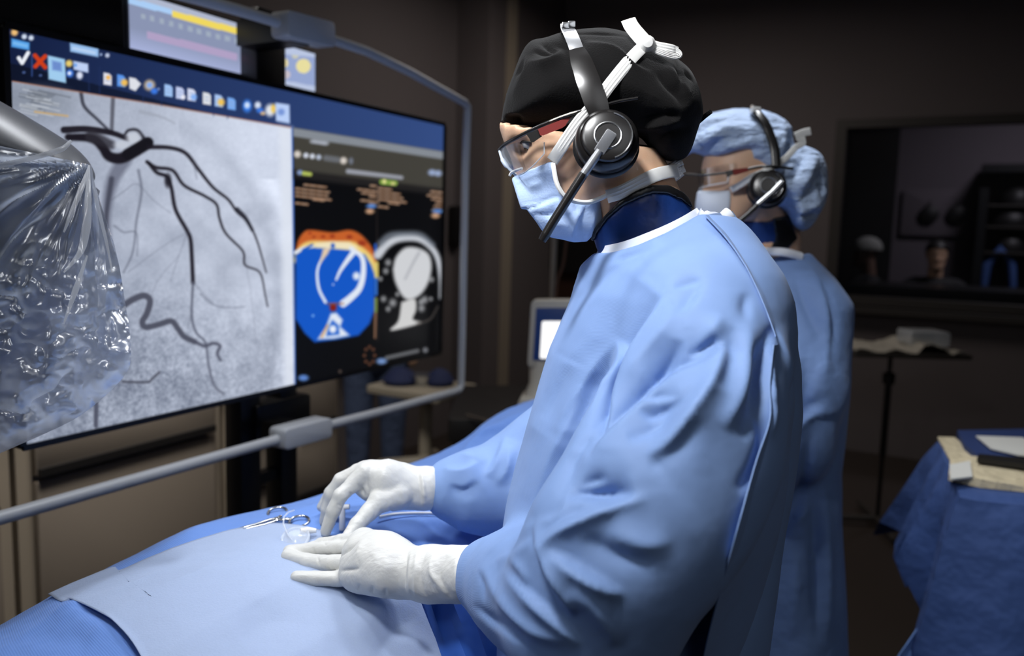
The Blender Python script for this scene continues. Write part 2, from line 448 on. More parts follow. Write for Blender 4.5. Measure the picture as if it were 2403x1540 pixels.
quad_wall('wall_right', RM(a0, t0-.05, 0), RM(AW+2.6, t0-.05, 0), 0, CE, M_wall)
# far wall with the control-room window
wl = ray_room_a(1950, 500, AW) @ NV; wt = ray_room_a(1990, 283, AW)[2]; wb = ray_room_a(1990, 712, AW)[2]; wr = t0+.35
mb = MB()
mb.rbox(AW+.06, (TW+wl)/2, CE/2, (.06, (TW-wl)/2, CE/2))
mb.rbox(AW+.06, (wr+wl)/2, wb/2, (.06, (wl-wr)/2, wb/2))
mb.rbox(AW+.06, (wr+wl)/2, (wt+CE)/2, (.06, (wl-wr)/2, (CE-wt)/2))
mb.rbox(AW+.06, (wr+t0)/2, CE/2, (.06, (wr-t0)/2, CE/2))
tag(mb.build('wall_far', M_wall, None, False), kind='structure')
win = empty('window_1', RM(AW, (wl+wr)/2, wb)); tag(win, kind='structure')
mb = MB()
for tt in (wl-.035, wr+.035): mb.rbox(AW-.01, tt, (wb+wt)/2, (.05, .035, (wt-wb)/2))
for zz in (wb+.03, wt-.03): mb.rbox(AW-.011, (wl+wr)/2, zz, (.05, (wl-wr)/2, .03))
mb.build('window_frame', M_trimm, win, False)
mb = MB(); mb.rbox(AW-.06, (wl+wr)/2, wb-.03, (.08, (wl-wr)/2+.05, .022)); mb.build('window_sill', M_trimm, win, False)
M_glass = bpy.data.materials.new('window_glass'); M_glass.use_nodes = True
nt = M_glass.node_tree; nt.nodes.clear(); o_ = nt.nodes.new('ShaderNodeOutputMaterial'); mxs = nt.nodes.new('ShaderNodeMixShader')
tr = nt.nodes.new('ShaderNodeBsdfTransparent'); gl = nt.nodes.new('ShaderNodeBsdfGlossy'); gl.inputs['Roughness'].default_value = .3
tr.inputs[0].default_value = (.85, .86, .88, 1); mxs.inputs[0].default_value = .006
nt.links.new(tr.outputs[0], mxs.inputs[1]); nt.links.new(gl.outputs[0], mxs.inputs[2]); nt.links.new(mxs.outputs[0], o_.inputs[0])
mb = MB(); mb.rbox(AW+.02, (wl+wr)/2, (wb+wt)/2, (.004, (wl-wr)/2-.05, (wt-wb)/2-.04)); mb.build('pane', M_glass, win, False)
# control room beyond
CR = AW+2.5
M_crwall = mat('control_room_wall', sl((108, 100, 106)), .85)
tag(MB().rbox(CR+.05, (TW-1+t0)/2, CE/2, (.05, (TW-1-t0)/2, CE/2)).build('wall_control_room_far', M_crwall, None, False), kind='structure')
tag(MB().rbox((AW+CR)/2+.1, wl+1.4, CE/2, (1.2, .05, CE/2)).build('wall_control_room_left', M_dark, None, False), kind='structure')
lamp('ceiling_or_fill_light', tuple(RM(AW+.9, wl-1.6, 3.2)), tuple(RM(AW+1.6, wl-1.5, 0)), 12, .6, (.95, .9, 1), 150)
# dark partition seen through the left part of the window
pl_, pr_ = ray_room_a(1930, 500, AW+1.9) @ NV, ray_room_a(2098, 500, AW+1.9) @ NV
tag(MB().rbox(AW+1.9, (pl_+.8+pr_)/2, 1.4, (.03, (pl_+.8-pr_)/2, 1.4)).build('partition', M_dark, None, False), 'black full height partition behind the left part of the control room window', 'partition')
# control desk below the window in the control room
dk = empty('control_desk', RM(AW+.75, wl-1.6, 0), 'long black desk behind the control room window', 'desk')
MB().rbox(AW+.7, (wl+wr)/2, wb+.10, (.34, (wl-wr)/2-.1, .02)).build('desk_top', M_black, dk, False)
MB().rbox(AW+.42, (wl+wr)/2, (wb+.08)/2, (.02, (wl-wr)/2-.1, (wb+.08)/2)).build('front_panel', M_black, dk, False)
# two dark helmets hanging on a pale board
def on_cr(x, y, a): return ray_room_a(x, y, a)
brd = empty('wall_board', on_cr(2212, 560, CR-.03), 'pale board on the control room wall behind the seated person', 'board')
q = on_cr(2215, 500, CR-.03)
MB().box(q, (NV, ZV, DV), (.36, .22, .02), .02).build('board', M_crwall, brd)
for i, (x, y) in enumerate(((2180, 503), (2245, 503))):
    c = on_cr(x, y, CR-.09); e = tag(empty('wall_speaker', c), ('left' if i == 0 else 'right')+'hand one of two dark oval pads hung above the seated person', 'wall pad', 'pads on the control room wall')
    MB().lathe(c+DV*.04, -DV, [(.0, 0), (.06, 0), (.085, .02), (.08, .045), (.04, .06), (0, .062)], 24).build('pad', M_dark, e)
    MB().tube([c+ZV*.05, c+ZV*.13], .008, 8).build('hook', M_dark, e)
# shelf frame at the far right with dark helmets
fr = empty('shelf_rack', on_cr(2380, 640, CR-.25), 'dark framed open rack at the right edge inside the control room', 'rack')
q0 = on_cr(2302, 520, CR-.25); tq = q0 @ NV
MB().rbox(CR-.25, tq, 1.0, (.2, .035, 1.0)).build('side_panel', M_black, fr, False)
topz = on_cr(2350, 398, CR-.25)[2]
MB().rbox(CR-.25, tq-.7, topz, (.2, .735, .035)).build('top_panel', M_black, fr, False)
for k, yy in enumerate((470, 520, 580)):
    zz = on_cr(2380, yy+14, CR-.25)[2]
    MB().rbox(CR-.25, tq-.7, zz, (.18, .66, .008)).build('shelf', M_trimm, fr, False)
for x, y, w in ((2392, 440, .13), (2378, 484, .17), (2376, 532, .14)):
    c = on_cr(x, y, CR-.25); c[2] = on_cr(2380, {440: 484, 484: 534, 532: 594}[y], CR-.25)[2]+.09; hb = MB(); hb.lathe(c-ZV*.08, ZV, [(0, 0), (w*.95, 0), (w, .04), (w*.9, .10), (w*.6, .15), (0, .17)], 24)
    tag(hb.build('helmet', M_dark), {440: 'dark rounded helmet topmost on the control room rack', 484: 'widest dark helmet on the middle shelf of the rack', 532: 'dark helmet on the lowest visible shelf of the rack'}[y], 'helmet', 'helmets on the control room rack')
M_bluep = mat('blue_jacket', sl((60, 90, 150)), .7)
c = on_cr(2345, 620, CR-.35); bm_ = MB(); bm_.tube([c+NV*.10-ZV*.2, c+NV*.09, c+ZV*.13, c-NV*.09+ZV*.02, c-NV*.12-ZV*.2], [.03, .04, .045, .04, .03], 12)
tag(bm_.build('tubing_bundle', M_bluep), 'blue curved bundle standing below the helmets of the rack', 'tubing')

# door recess and dark wood panels on the far wall left of the head
dx0 = ray_room_a(1195, 600, AW-.03) @ NV; dx1 = ray_room_a(1420, 600, AW-.03) @ NV
d1 = empty('door_1', RM(AW-.03, (dx0+dx1)/2, 0)); tag(d1, kind='structure')
MB().rbox(AW-.03, (dx0+dx1)/2, 1.15, (.03, (dx0-dx1)/2, 1.15)).build('door_leaf', M_wood, d1, False)
zc0 = ray_room_a(1290, 635, AW-.1)[2]; zc1 = ray_room_a(1290, 425, AW-.1)[2]
ta = ray_room_a(1228, 500, AW-.1) @ NV
tag(MB().rbox(AW-.1, ta-.42, (zc0+zc1)/2, (.04, .42, (zc1-zc0)/2)).build('wall_display', M_black, None, False), 'black switched off display on the wall behind the cream monitor', 'display')
# vertical pillar and side panel at the corner
p1 = ray_room_t(1130, 700, TW-.25) @ DV; p2 = AW-.02
tag(MB().rbox((p1+p2)/2, TW-.13, CE/2, ((p2-p1)/2, .13, CE/2)).build('trim_1', M_wall, None, False), kind='structure')
tag(MB().rbox(p1+.3, TW-.275, CE/2, (.05, .02, CE/2)).build('trim_2', M_cabf, None, False), kind='structure')
sw = ray_room_t(1098, 530, TW-.04)
tag(MB().box(sw, (DV, ZV, NV), (.22, .14, .03), .02).build('wall_box', M_black), 'dark box on the left wall behind the tube frame of the large display', 'wall box')

# ================================================================ cabinets under the large display
def cabinet(x0, x1, ztop, t, label, drawers, xo0=0, xo1=0):
    A = ray_room_t(x0, 1100, t) @ DV; B = ray_room_t(x1, 1100, t) @ DV
    e = empty('cabinet', RM((A+B)/2, t+.25, 0), label, 'cabinet', 'cabinets behind the large display')
    MB().rbox((A+B)/2, t+.26, ztop/2, ((B-A)/2, .24, ztop/2)).build('body', M_cabf, e, False)
    z = ztop-.03
    for hh in drawers:
        d = MB().rbox((A+B)/2, t+.005, z-hh/2, ((B-A)/2-.045, .012, hh/2-.008), .006, 'azt').build('drawer', M_cab, e)
        MB().rbox((A+B)/2, t-.012, z-hh+.02, ((B-A)/2-.05, .008, .012)).build('handle', M_dark, d, False)
        z -= hh
    return e
TC = 2.35
cabinet(-260, 30, 1.0, TC, 'taupe cabinet at the left edge behind the plastic draped equipment', (.3, .6))
cabinet(45, 525, 1.0, TC, 'wide taupe cabinet with a long dark drawer pull under the large display', (.22, .7))
cabinet(545, 665, 1.0, TC+.002, 'narrow taupe cabinet seen between the black legs of the display stand', (.3, .2, .2, .2))
cabinet(672, 800, 1.02, TC, 'taupe cabinet right of the black display stand, near the blue scrubs', (.34, .3, .3))
tag(MB().rbox((ray_room_t(-260, 1100, TC) @ DV+ray_room_t(800, 1100, TC) @ DV)/2, TC+.25, 1.04, ((ray_room_t(800, 1100, TC)-ray_room_t(-260, 1100, TC)) @ DV/2, .26, .018)).build('worktop', M_cabf, None, False), 'long pale worktop over the taupe cabinets behind the large display', 'worktop')
# ================================================================ the large display, its picture and frame
MT = 1.453; MA0 = RM(0, 0, 0); _A = P(45, 1060, 1.44); MA = _A @ DV; MZ = _A[2]; MT = _A @ NV; ML = 1.38; MH = .76
X0, Y0, CW_, CH_ = -10, 20, 1080, 1060
yy, xx = np.mgrid[0:CH_, 0:CW_].astype(float); xx += X0; yy += Y0
IMG = np.zeros((CH_, CW_, 3)); IMG[:] = (14, 20, 44)
def _blend(sl_, m, c): IMG[sl_] = IMG[sl_]*(1-m[..., None])+np.asarray(c, float)*m[..., None]
def _win(x0, y0, x1, y1):
    return (slice(max(int(y0-Y0), 0), max(min(int(y1-Y0)+1, CH_), 0)), slice(max(int(x0-X0), 0), max(min(int(x1-X0)+1, CW_), 0)))
def fillp(pts, c, soft=2.0, a=1.0, sm=False):
    pts = np.array(pts, float)
    if sm: pts = spline(list(pts)+[pts[0]], 6*len(pts))[:-1]
    w = _win(pts[:, 0].min()-2*soft, pts[:, 1].min()-2*soft, pts[:, 0].max()+2*soft, pts[:, 1].max()+2*soft)
    if xx[w].size == 0: return
    s = poly_sd(pts, xx[w], yy[w]); _blend(w, np.clip(.5-s/(2*soft), 0, 1)*a, c)
def line(pts, w0, w1, c, a=1.0, soft=1.5, sm=True):
    pts = np.array(pts, float)
    if sm and len(pts) > 2: pts = spline(pts, 8*(len(pts)-1))
    ww = max(w0, w1)/2+3*soft; w = _win(pts[:, 0].min()-ww, pts[:, 1].min()-ww, pts[:, 0].max()+ww, pts[:, 1].max()+ww)
    if xx[w].size == 0: return
    D, _, T = seg_dist(pts, xx[w], yy[w]); r = (w0+(w1-w0)*T)/2
    _blend(w, np.clip(.5-(D-r)/(2*soft), 0, 1)*a, c)
def blob(x, y, rx, ry, c, a=1.0, soft=.4):
    w = _win(x-2*rx, y-2*ry, x+2*rx, y+2*ry)
    k = np.hypot((xx[w]-x)/rx, (yy[w]-y)/ry); _blend(w, np.clip((1+soft-k)/(2*soft), 0, 1)*a, c)
def vnoise(sc, seed):
    r = np.random.RandomState(seed); g = r.rand(int(CH_/sc)+3, int(CW_/sc)+3)
    gx = (xx-X0)/sc; gy = (yy-Y0)/sc; ix = gx.astype(int); iy = gy.astype(int); fx = gx-ix; fy = gy-iy
    fx = fx*fx*(3-2*fx); fy = fy*fy*(3-2*fy)
    return (g[iy, ix]*(1-fx)+g[iy, ix+1]*fx)*(1-fy)+(g[iy+1, ix]*(1-fx)+g[iy+1, ix+1]*fx)*fy-.5
# toolbars -------------------------------------------------------
gx = np.clip(xx/1040, 0, 1)[..., None]
IMG[:] = np.array((16, 26, 58))*(1-gx**.8)+np.array((52, 76, 130))*gx**.8
top = 60+.232*(xx-15)
b = ((yy > top+85+xx*.02) & (xx < 690)); IMG[b] *= .62; IMG[(yy > top+100) & (xx >= 690)] *= .8
# angiogram ------------------------------------------------------
ang = [(28, 190), (360, 243), (685, 300), (692, 905), (45, 1075), (26, 1075)]
fillp(ang, (176, 184, 202), 1.5)
n1 = vnoise(60, 1)*.6+vnoise(28, 2)*.5; n2 = vnoise(9, 3)*.6+vnoise(5, 4)*.6; n3 = vnoise(3.2, 5)
m = np.clip(.5-poly_sd(np.array(ang, float), xx, yy)/2, 0, 1)
lightness = 22*np.clip((xx-330)/330, -1, 1)+20*np.exp(-((xx-560)/170)**2-((yy-330)/150)**2)
lower = np.clip((yy-560-.15*xx)/260, 0, 1)*np.clip(1.15-np.hypot((xx-330)/340, (yy-850)/330)*.6, 0, 1)
tex = lightness-4+n1*34*np.clip((yy-300)/200, .3, 1)-30*lower+(n2*34+n3*30)*(.25+1.1*lower)
# brighter crescent and dark band outside the heart
rr = np.hypot((xx-330)/330, (yy-700)/430); tex += 22*np.exp(-((rr-1.12)/.06)**2)*(xx > 380)*(yy > 420)-14*np.exp(-((rr-.98)/.05)**2)*(xx > 420)
IMG += (tex*m)[..., None]
blob(90, 240, 70, 34, (120, 128, 140), .55, .6)
for k in range(26):
    r_ = np.random.RandomState(100+k); a_ = r_.rand(4); line([(40+a_[0]*60, 208+a_[1]*55), (60+a_[0]*60+a_[2]*60, 212+a_[1]*55+a_[2]*14)], 3, 3, (88, 94, 104) if k % 2 else (205, 210, 218), .6, sm=False)
for x in range(82, 158, 9): line([(x, 262+(x-80)*.13), (x+5, 263+(x-80)*.13)], 4, 4, (214, 168, 92), .8, sm=False)
line([(330, 262), (380, 275), (410, 290)], 10, 4, (150, 156, 170), .5)
V_ = (26, 22, 30); G_ = (58, 60, 72)
line([(292, 375), (262, 430), (250, 510), (258, 600)], 34, 12, (96, 100, 118), .75, 6)
line([(262, 420), (250, 500), (250, 540)], 12, 8, (60, 62, 76), .8, 3)
line([(190, 218), (198, 250), (228, 280), (262, 312)], 9, 6, G_, .9); line([(265, 232), (262, 308)], 10, 9, (84, 86, 98), .85)
line([(150, 305), (205, 303), (262, 312), (300, 326)], 16, 12, V_, .95)
line([(160, 322), (215, 325), (240, 345), (255, 366), (280, 372), (305, 362), (342, 338)], 16, 30, V_, 1, 2.5)
line([(215, 320), (262, 340)], 30, 20, (44, 42, 50), .8, 4)
line([(292, 318), (302, 306), (322, 306), (336, 322)], 7, 9, (50, 50, 60), .95)
blob(313, 324, 16, 14, (196, 202, 214)); blob(286, 340, 18, 10, (196, 202, 214), .9)
line([(300, 362), (347, 335)], 27, 27, (20, 18, 24), 1, 2)
line([(350, 345), (400, 347), (436, 360), (466, 398), (500, 440), (535, 468), (556, 497), (580, 520), (602, 562), (625, 640)], 11, 3, V_, .9)
line([(556, 492), (576, 512), (592, 540)], 12, 8, (40, 40, 50), .9)
line([(345, 380), (366, 393), (405, 400), (432, 435), (480, 460), (508, 480), (515, 512), (530, 548), (570, 590), (575, 622), (610, 640), (622, 690), (628, 720)], 9, 3, V_, .9)
line([(350, 384), (368, 405), (392, 415), (402, 440), (412, 492), (438, 540), (447, 562), (450, 600), (453, 664)], 9, 10, V_, .9)
blob(394, 424, 8, 16, (30, 28, 36), .9)
line([(453, 664), (450, 740), (460, 780), (482, 805), (490, 860), (503, 905), (525, 925)], 6, 5, (96, 100, 116), .9)
for pl, w, a in (([(325, 400), (332, 450), (320, 520), (312, 590), (290, 640)], 7, .55), ([(262, 470), (290, 450), (322, 432), (360, 470), (400, 500)], 3, .35),
                 ([(268, 530), (290, 545), (320, 547), (322, 600)], 5, .45), ([(440, 545), (420, 600), (400, 660)], 3, .3), ([(470, 690), (500, 715), (535, 722), (575, 720)], 4, .45),
                 ([(453, 662), (478, 690), (500, 712)], 3, .4), ([(448, 740), (440, 770)], 3, .4), ([(420, 600), (370, 660), (340, 740)], 3, .2), ([(300, 640), (380, 580), (440, 545)], 2.5, .3),
                 ([(455, 380), (462, 420)], 6, .35), ([(575, 600), (590, 700), (600, 800)], 3, .2)):
    line(pl, w, w*.6, (84, 88, 104), a, 2)
line([(292, 716), (312, 703), (338, 694), (352, 706), (345, 735), (334, 755), (342, 768), (372, 762), (402, 754), (418, 772), (432, 790), (456, 802)], 15, 13, (72, 74, 88), .92, 2)
line([(456, 802), (480, 812), (500, 806), (516, 812), (510, 830), (518, 846)], 9, 6, (78, 80, 96), .9, 2)
line([(288, 896), (345, 897), (358, 888), (374, 874)], 6, 6, (70, 72, 84), .85); line([(226, 930), (225, 1000)], 12, 10, (70, 72, 88), .85)
fillp([(655, 296), (685, 300), (692, 905), (668, 905)], (222, 228, 240), 8, .8)
line([(30, 191), (360, 244), (685, 300)], 2.5, 2.5, (170, 110, 80), .8, 1, False)
line([(686, 300), (693, 905)], 5, 5, (70, 110, 190), .9, 1, False)
# icons ----------------------------------------------------------
blob(34, 76, 8, 8, (240, 190, 120)); blob(57, 86, 6, 6, (210, 222, 240)); blob(73, 89, 6, 6, (210, 222, 240))
fillp([(27, 90), (69, 100), (69, 118), (27, 110)], (84, 160, 232), 2); line([(33, 101), (62, 108)], 7, 7, (130, 190, 240), .8, 2, False)
fillp([(164, 100), (231, 113), (231, 134), (165, 121)], (150, 190, 236), 2); line([(172, 113), (222, 124)], 6, 6, (196, 216, 245), .8, 2, False)
blob(237, 128, 3, 3, (150, 170, 210)); blob(252, 130, 5, 5, (190, 200, 225))
line([(44, 136), (52, 148), (66, 124)], 9, 9, (236, 240, 248), 1, 1.5, False)
line([(75, 128), (75, 178)], 4, 4, (44, 66, 120), 1, 1, False)
line([(82, 130), (106, 158)], 10, 10, (206, 62, 24), 1, 1.5, False); line([(106, 132), (83, 156)], 10, 10, (206, 62, 24), 1, 1.5, False)
blob(56, 170, 4, 3, (70, 90, 140)); blob(95, 177, 4, 3, (70, 90, 140))
fillp([(112, 130), (152, 139), (155, 195), (114, 186)], (160, 204, 238), 2); fillp([(122, 142), (144, 147), (145, 168), (123, 164)], (108, 140, 204), 3)
blob(162, 149, 8, 8, (232, 204, 110)); blob(164, 172, 8, 9, (70, 130, 230)); blob(163, 172, 4, 4, (230, 236, 250))
fillp([(172, 143), (207, 150), (208, 171), (173, 163)], (190, 208, 244), 2); blob(187, 177, 7, 9, (220, 226, 245)); blob(177, 153, 4, 4, (110, 160, 230))
for x in (208, 233, 335, 378, 500, 533): line([(x, 152+.23*(x-208)), (x+1, 214+.2*(x-208))], 2, 2, (34, 50, 96), .8, 1, False)
def doc(x, y, c, dec=None):
    fillp([(x-9, y-15), (x+5, y-12), (x+10, y-6), (x+10, y+16), (x-9, y+13)], c, 1.5)
    line([(x-4, y-4), (x+5, y-2)], 3, 3, (150, 170, 205), .7, 1, False); line([(x-4, y+4), (x+5, y+6)], 3, 3, (150, 170, 205), .7, 1, False)
    if dec is not None: blob(x+dec[0], y+dec[1], dec[2], dec[2], dec[3])
doc(252, 185, (226, 226, 236), (2, -3, 5, (240, 180, 80))); doc(284, 189, (90, 150, 236), (8, 5, 8, (240, 190, 90)))
fillp([(303, 181), (318, 184), (331, 197), (318, 214), (304, 208)], (222, 224, 232), 1.5); blob(351, 200, 12, 12, (216, 190, 150)); blob(351, 200, 7, 7, (130, 170, 240)); blob(362, 214, 8, 7, (60, 120, 226))
blob(372, 209, 3, 3, (120, 140, 190))
doc(395, 212, (160, 196, 244)); doc(422, 218, (196, 206, 240), (8, 10, 5, (240, 240, 250))); doc(449, 222, (216, 222, 244), (6, 6, 7, (130, 176, 244))); doc(485, 231, (224, 226, 230)); doc(513, 236, (170, 200, 246), (6, 4, 8, (240, 196, 90))); doc(543, 243, (120, 170, 240))
blob(580, 249, 10, 14, (60, 130, 236)); blob(580, 247, 6, 7, (210, 226, 250)); blob(605, 247, 7, 8, (216, 226, 244)); blob(610, 259, 8, 6, (60, 120, 220)); blob(617, 266, 6, 4, (210, 180, 140))
blob(634, 259, 11, 14, (224, 228, 236)); blob(642, 255, 6, 10, (236, 200, 90))
fillp([(646, 241), (679, 246), (680, 290), (648, 284)], (186, 208, 248), 2); blob(660, 263, 8, 8, (120, 150, 215))
# right hand pane -----------------------------------------------
R = [(688, 300), (1040, 356), (1044, 850), (694, 905)]
fillp(R, (8, 8, 10), 1)
fillp([(688, 300), (1040, 356), (1040, 446), (690, 402)], (66, 64, 58), 2); fillp([(688, 300), (1040, 356), (1040, 374), (688, 320)], (132, 138, 146), 2)
fillp([(690, 398), (1040, 444), (1040, 458), (690, 418)], (34, 32, 32), 6)
for x in (735, 745, 755, 764): blob(x, 332+(x-735)*.15, 8, 5, (176, 182, 196), .8)
for x, w, c in ((698, 8, (214, 206, 198)), (718, 6, (210, 216, 230)), (733, 6, (210, 216, 230)), (748, 6, (180, 190, 210)), (806, 8, (214, 206, 198))): blob(x, 362+(x-698)*.14, w, w, c)
line([(765, 371), (792, 375)], 14, 14, (112, 116, 124), .8, 3, False); blob(824, 378, 5, 8, (120, 128, 145), .8)
line([(817, 402), (942, 417)], 11, 9, (160, 164, 176), .9, 2, False); blob(1014, 405, 9, 7, (150, 166, 200)); blob(1028, 407, 8, 7, (150, 166, 200))
blob(704, 405, 7, 6, (130, 150, 190)); line([(713, 407), (728, 409)], 10, 9, (176, 190, 92), 1, 2, False)
line([(897, 427), (927, 430)], 13, 12, (128, 160, 70), 1, 1.5, False); blob(902, 426, 4, 5, (230, 226, 150)); blob(922, 431, 5, 3, (220, 210, 140))
def textrows(x, y, rows, dx=0):
    for i, (o, w) in enumerate(rows):
        for k in range(0, int(w), 9):
            line([(x+o+k, y+i*8.6+k*.12), (x+o+min(k+6, w), y+i*8.6+k*.12)], 5.4, 5.4, (170, 132, 104) if k % 2 else (186, 150, 124), .8, 1.6, False)
textrows(694, 434, [(20, 54), (0, 78), (0, 74), (0, 82), (42, 24), (0, 28)]); textrows(840, 436, [(30, 12), (0, 46), (10, 36), (28, 18), (8, 40), (28, 12)])
textrows(888, 442, [(0, 30), (0, 50), (0, 56), (0, 64), (24, 26), (0, 22)]); textrows(1000, 450, [(12, 24), (4, 34), (14, 22), (24, 12), (20, 18), (16, 20)])
blob(872, 484, 12, 5, (84, 130, 200)); blob(1027, 496, 12, 5, (84, 130, 200)); blob(868, 496, 10, 6, (190, 150, 120)); blob(1022, 506, 10, 6, (190, 150, 120))
line([(884, 440), (886, 800)], 2, 2, (50, 42, 40), .8, 1.5, False)
c7 = lambda L: [(660+u/2.75, 400+v/2.75) for u, v in L]
fillp(c7([(92, 530), (110, 450), (150, 395), (200, 385), (330, 400), (430, 385), (490, 400), (540, 440), (590, 510), (620, 620), (610, 700), (560, 620), (520, 560)]), (196, 96, 42), 3, 1, True)
fillp(c7([(88, 540), (130, 480), (200, 455), (330, 460), (460, 460), (530, 500), (590, 560), (615, 640), (600, 700), (500, 640), (300, 560), (100, 600)]), (236, 206, 120), 4, 1, True)
for u, v, rad in ((210, 430, 8), (270, 428, 10), (330, 425, 12), (440, 430, 14), (520, 470, 20), (185, 405, 8)): blob(660+u/2.75, 400+v/2.75, rad/2, rad/3, (140, 44, 26), .8)
fillp(c7([(93, 545), (150, 505), (240, 495), (330, 500), (450, 515), (540, 545), (580, 610), (605, 680), (603, 900), (570, 990), (500, 1065), (370, 1090), (215, 1110), (150, 1050), (93, 960)]), (18, 86, 196), 3)
line(c7([(92, 530), (150, 500), (215, 490)]), 8, 4, (225, 230, 240)); line(c7([(140, 515), (200, 480)]), 6, 5, (24, 88, 190))
fillp(c7([(215, 470), (330, 458), (440, 465), (500, 500), (450, 512), (330, 505), (225, 500)]), (238, 226, 190), 3); blob(*c7([(333, 487)])[0], 5, 6, (40, 90, 190))
W_ = (222, 230, 244)
line(c7([(300, 505), (268, 560), (240, 620), (232, 680), (245, 770), (285, 850)]), 5, 7, W_); fillp(c7([(250, 600), (300, 540), (320, 500), (270, 505)]), (226, 200, 170), 3)
line(c7([(450, 505), (520, 560), (530, 660), (505, 760), (450, 820), (400, 860)]), 9, 17, W_); line(c7([(465, 530), (420, 590), (380, 650), (355, 705)]), 13, 5, W_)
blob(*c7([(485, 682)])[0], 8, 9, W_); blob(*c7([(335, 737)])[0], 2.5, 2.5, (160, 190, 240)); blob(*c7([(205, 938)])[0], 3, 3, (110, 170, 240))
blob(*c7([(335, 885)])[0], 8, 9, (130, 30, 14)); line(c7([(300, 862), (400, 860)]), 4, 4, (150, 80, 50), .8)
fillp(c7([(320, 925), (355, 920), (395, 965), (380, 1010), (440, 1065), (340, 1085), (235, 1090), (290, 1010)]), W_, 3)
fillp(c7([(330, 965), (370, 1000), (375, 1060), (290, 1070), (305, 1010)]), (24, 92, 200), 3); blob(*c7([(333, 1025)])[0], 8, 9, (235, 240, 250))
line(c7([(300, 1000), (262, 1075)]), 5, 6, (214, 160, 90), .8)
line(c7([(608, 480), (612, 560)]), 6, 6, (40, 90, 190)); line(c7([(615, 600), (615, 690)]), 8, 8, (214, 196, 110)); line(c7([(612, 700), (612, 800)]), 6, 6, (50, 110, 200)); line(c7([(610, 830), (605, 1080)]), 7, 5, (150, 110, 84), .8); line(c7([(610, 830), (610, 910)]), 6, 6, (110, 150, 70), .8)
line(c7([(625, 545), (680, 480), (760, 440), (880, 440), (960, 490), (1010, 570), (1030, 700), (1030, 820)]), 20, 8, (196, 200, 208), 1, 4)
line(c7([(640, 470), (700, 420), (800, 408), (900, 415), (980, 480)]), 14, 10, (120, 128, 140), .8, 5)
fillp(c7([(720, 640), (740, 560), (800, 500), (880, 500), (950, 540), (970, 620), (950, 720), (900, 800), (830, 835), (780, 810), (735, 720)]), (206, 208, 212), 4, 1, True)
line(c7([(890, 530), (850, 600), (800, 700)]), 5, 4, (150, 152, 160), .7, 3)
fillp(c7([(775, 850), (860, 830), (870, 900), (850, 960), (900, 985), (740, 1030), (705, 1025), (755, 970)]), (206, 206, 206), 3, 1, True)
for u, v, rad in ((690, 595, 20), (675, 650, 18), (720, 855, 24), (660, 830, 18), (690, 895, 16), (925, 835, 22), (905, 890, 22), (970, 705, 16), (640, 700, 14), (900, 850, 16), (750, 800, 14), (965, 830, 12)):
    blob(660+u/2.75, 400+v/2.75, rad/2.75*.9, rad/2.75, (190, 192, 196), .75, .7)
line(c7([(880, 990), (960, 960), (1010, 880)]), 5, 3, (90, 84, 80), .8, 3)
line(c7([(680, 1210), (880, 1165)]), 9, 9, (104, 106, 110), .9, 2, False); blob(*c7([(930, 1160)])[0], 6, 6, (110, 112, 118)); blob(*c7([(648, 1232)])[0], 12, 7, (110, 140, 190))
for a_ in range(0, 360, 45): blob(660+570/2.75+12*math.cos(math.radians(a_)), 400+1195/2.75+20*math.sin(math.radians(a_)), 4, 4, (120, 76, 54), .7)
blob(712, 887, 12, 7, (90, 130, 200)); blob(798, 872, 4, 4, (70, 60, 56))
IMG = sl(np.clip(IMG, 0, 255))

M_screen = bpy.data.materials.new('screen_picture'); M_screen.use_nodes = True; nt = M_screen.node_tree; b_ = nt.nodes['Principled BSDF']
at_ = nt.nodes.new('ShaderNodeAttribute'); at_.attribute_name = 'paint'
b_.inputs['Base Color'].default_value = (.01, .01, .01, 1); b_.inputs['Roughness'].default_value = .35; b_.inputs['Specular IOR Level'].default_value = .25
nt.links.new(at_.outputs['Color'], b_.inputs['Emission Color']); b_.inputs['Emission Strength'].default_value = 1.0
def screen(name, A, U, W, nu, nv, color_fn, parent):
    g = [A+U*(i/nu)+W*(j/nv) for j in range(nv+1) for i in range(nu+1)]; g = np.array(g)
    ii, jj = np.meshgrid(np.arange(nu), np.arange(nv)); ii = ii.ravel(); jj = jj.ravel(); n = nu+1
    Q = np.stack([jj*n+ii, jj*n+ii+1, (jj+1)*n+ii+1, (jj+1)*n+ii], 1)
    return mk(name, g, Q, M_screen, parent, False, color_fn(g))
def samp(g):
    x, y, d = proj(g); u = np.clip(x-X0, 0, CW_-2); v = np.clip(y-Y0, 0, CH_-2); i = u.astype(int); j = v.astype(int); fu = (u-i)[:, None]; fv = (v-j)[:, None]
    return (IMG[j, i]*(1-fu)+IMG[j, i+1]*fu)*(1-fv)+(IMG[j+1, i]*(1-fu)+IMG[j+1, i+1]*fu)*fv
big = empty('large_display', RM(MA+ML/2, MT+.2, 0), 'very large flat display showing a greyscale heart vessel image beside a blue heart scan', 'display')
mb = MB(); mb.box(RM(MA+ML/2, MT+.033, MZ+MH/2), (DV, ZV, NV), (ML/2, MH/2, .032), .012); mb.build('housing', M_black, big)
mb = MB()
for zz in (MZ+.0055, MZ+MH-.0055): mb.rbox(MA+ML/2, MT-.002, zz, (ML/2-.0055, .004, .0055))
for aa in (MA+.0055, MA+ML-.0055): mb.rbox(aa, MT-.0021, MZ+MH/2, (.0055, .004, MH/2-.01))
mb.build('bezel', M_blacks, big, False)
MB().box(RM(MA+ML*.78, MT+.012, MZ+MH+.0015), (DV, NV, ZV), (.26, .010, .0015)).build('top_edge_highlight', M_tube, big, False)  # pale strip standing in for the highlight along the housing's top edge
inset = .011
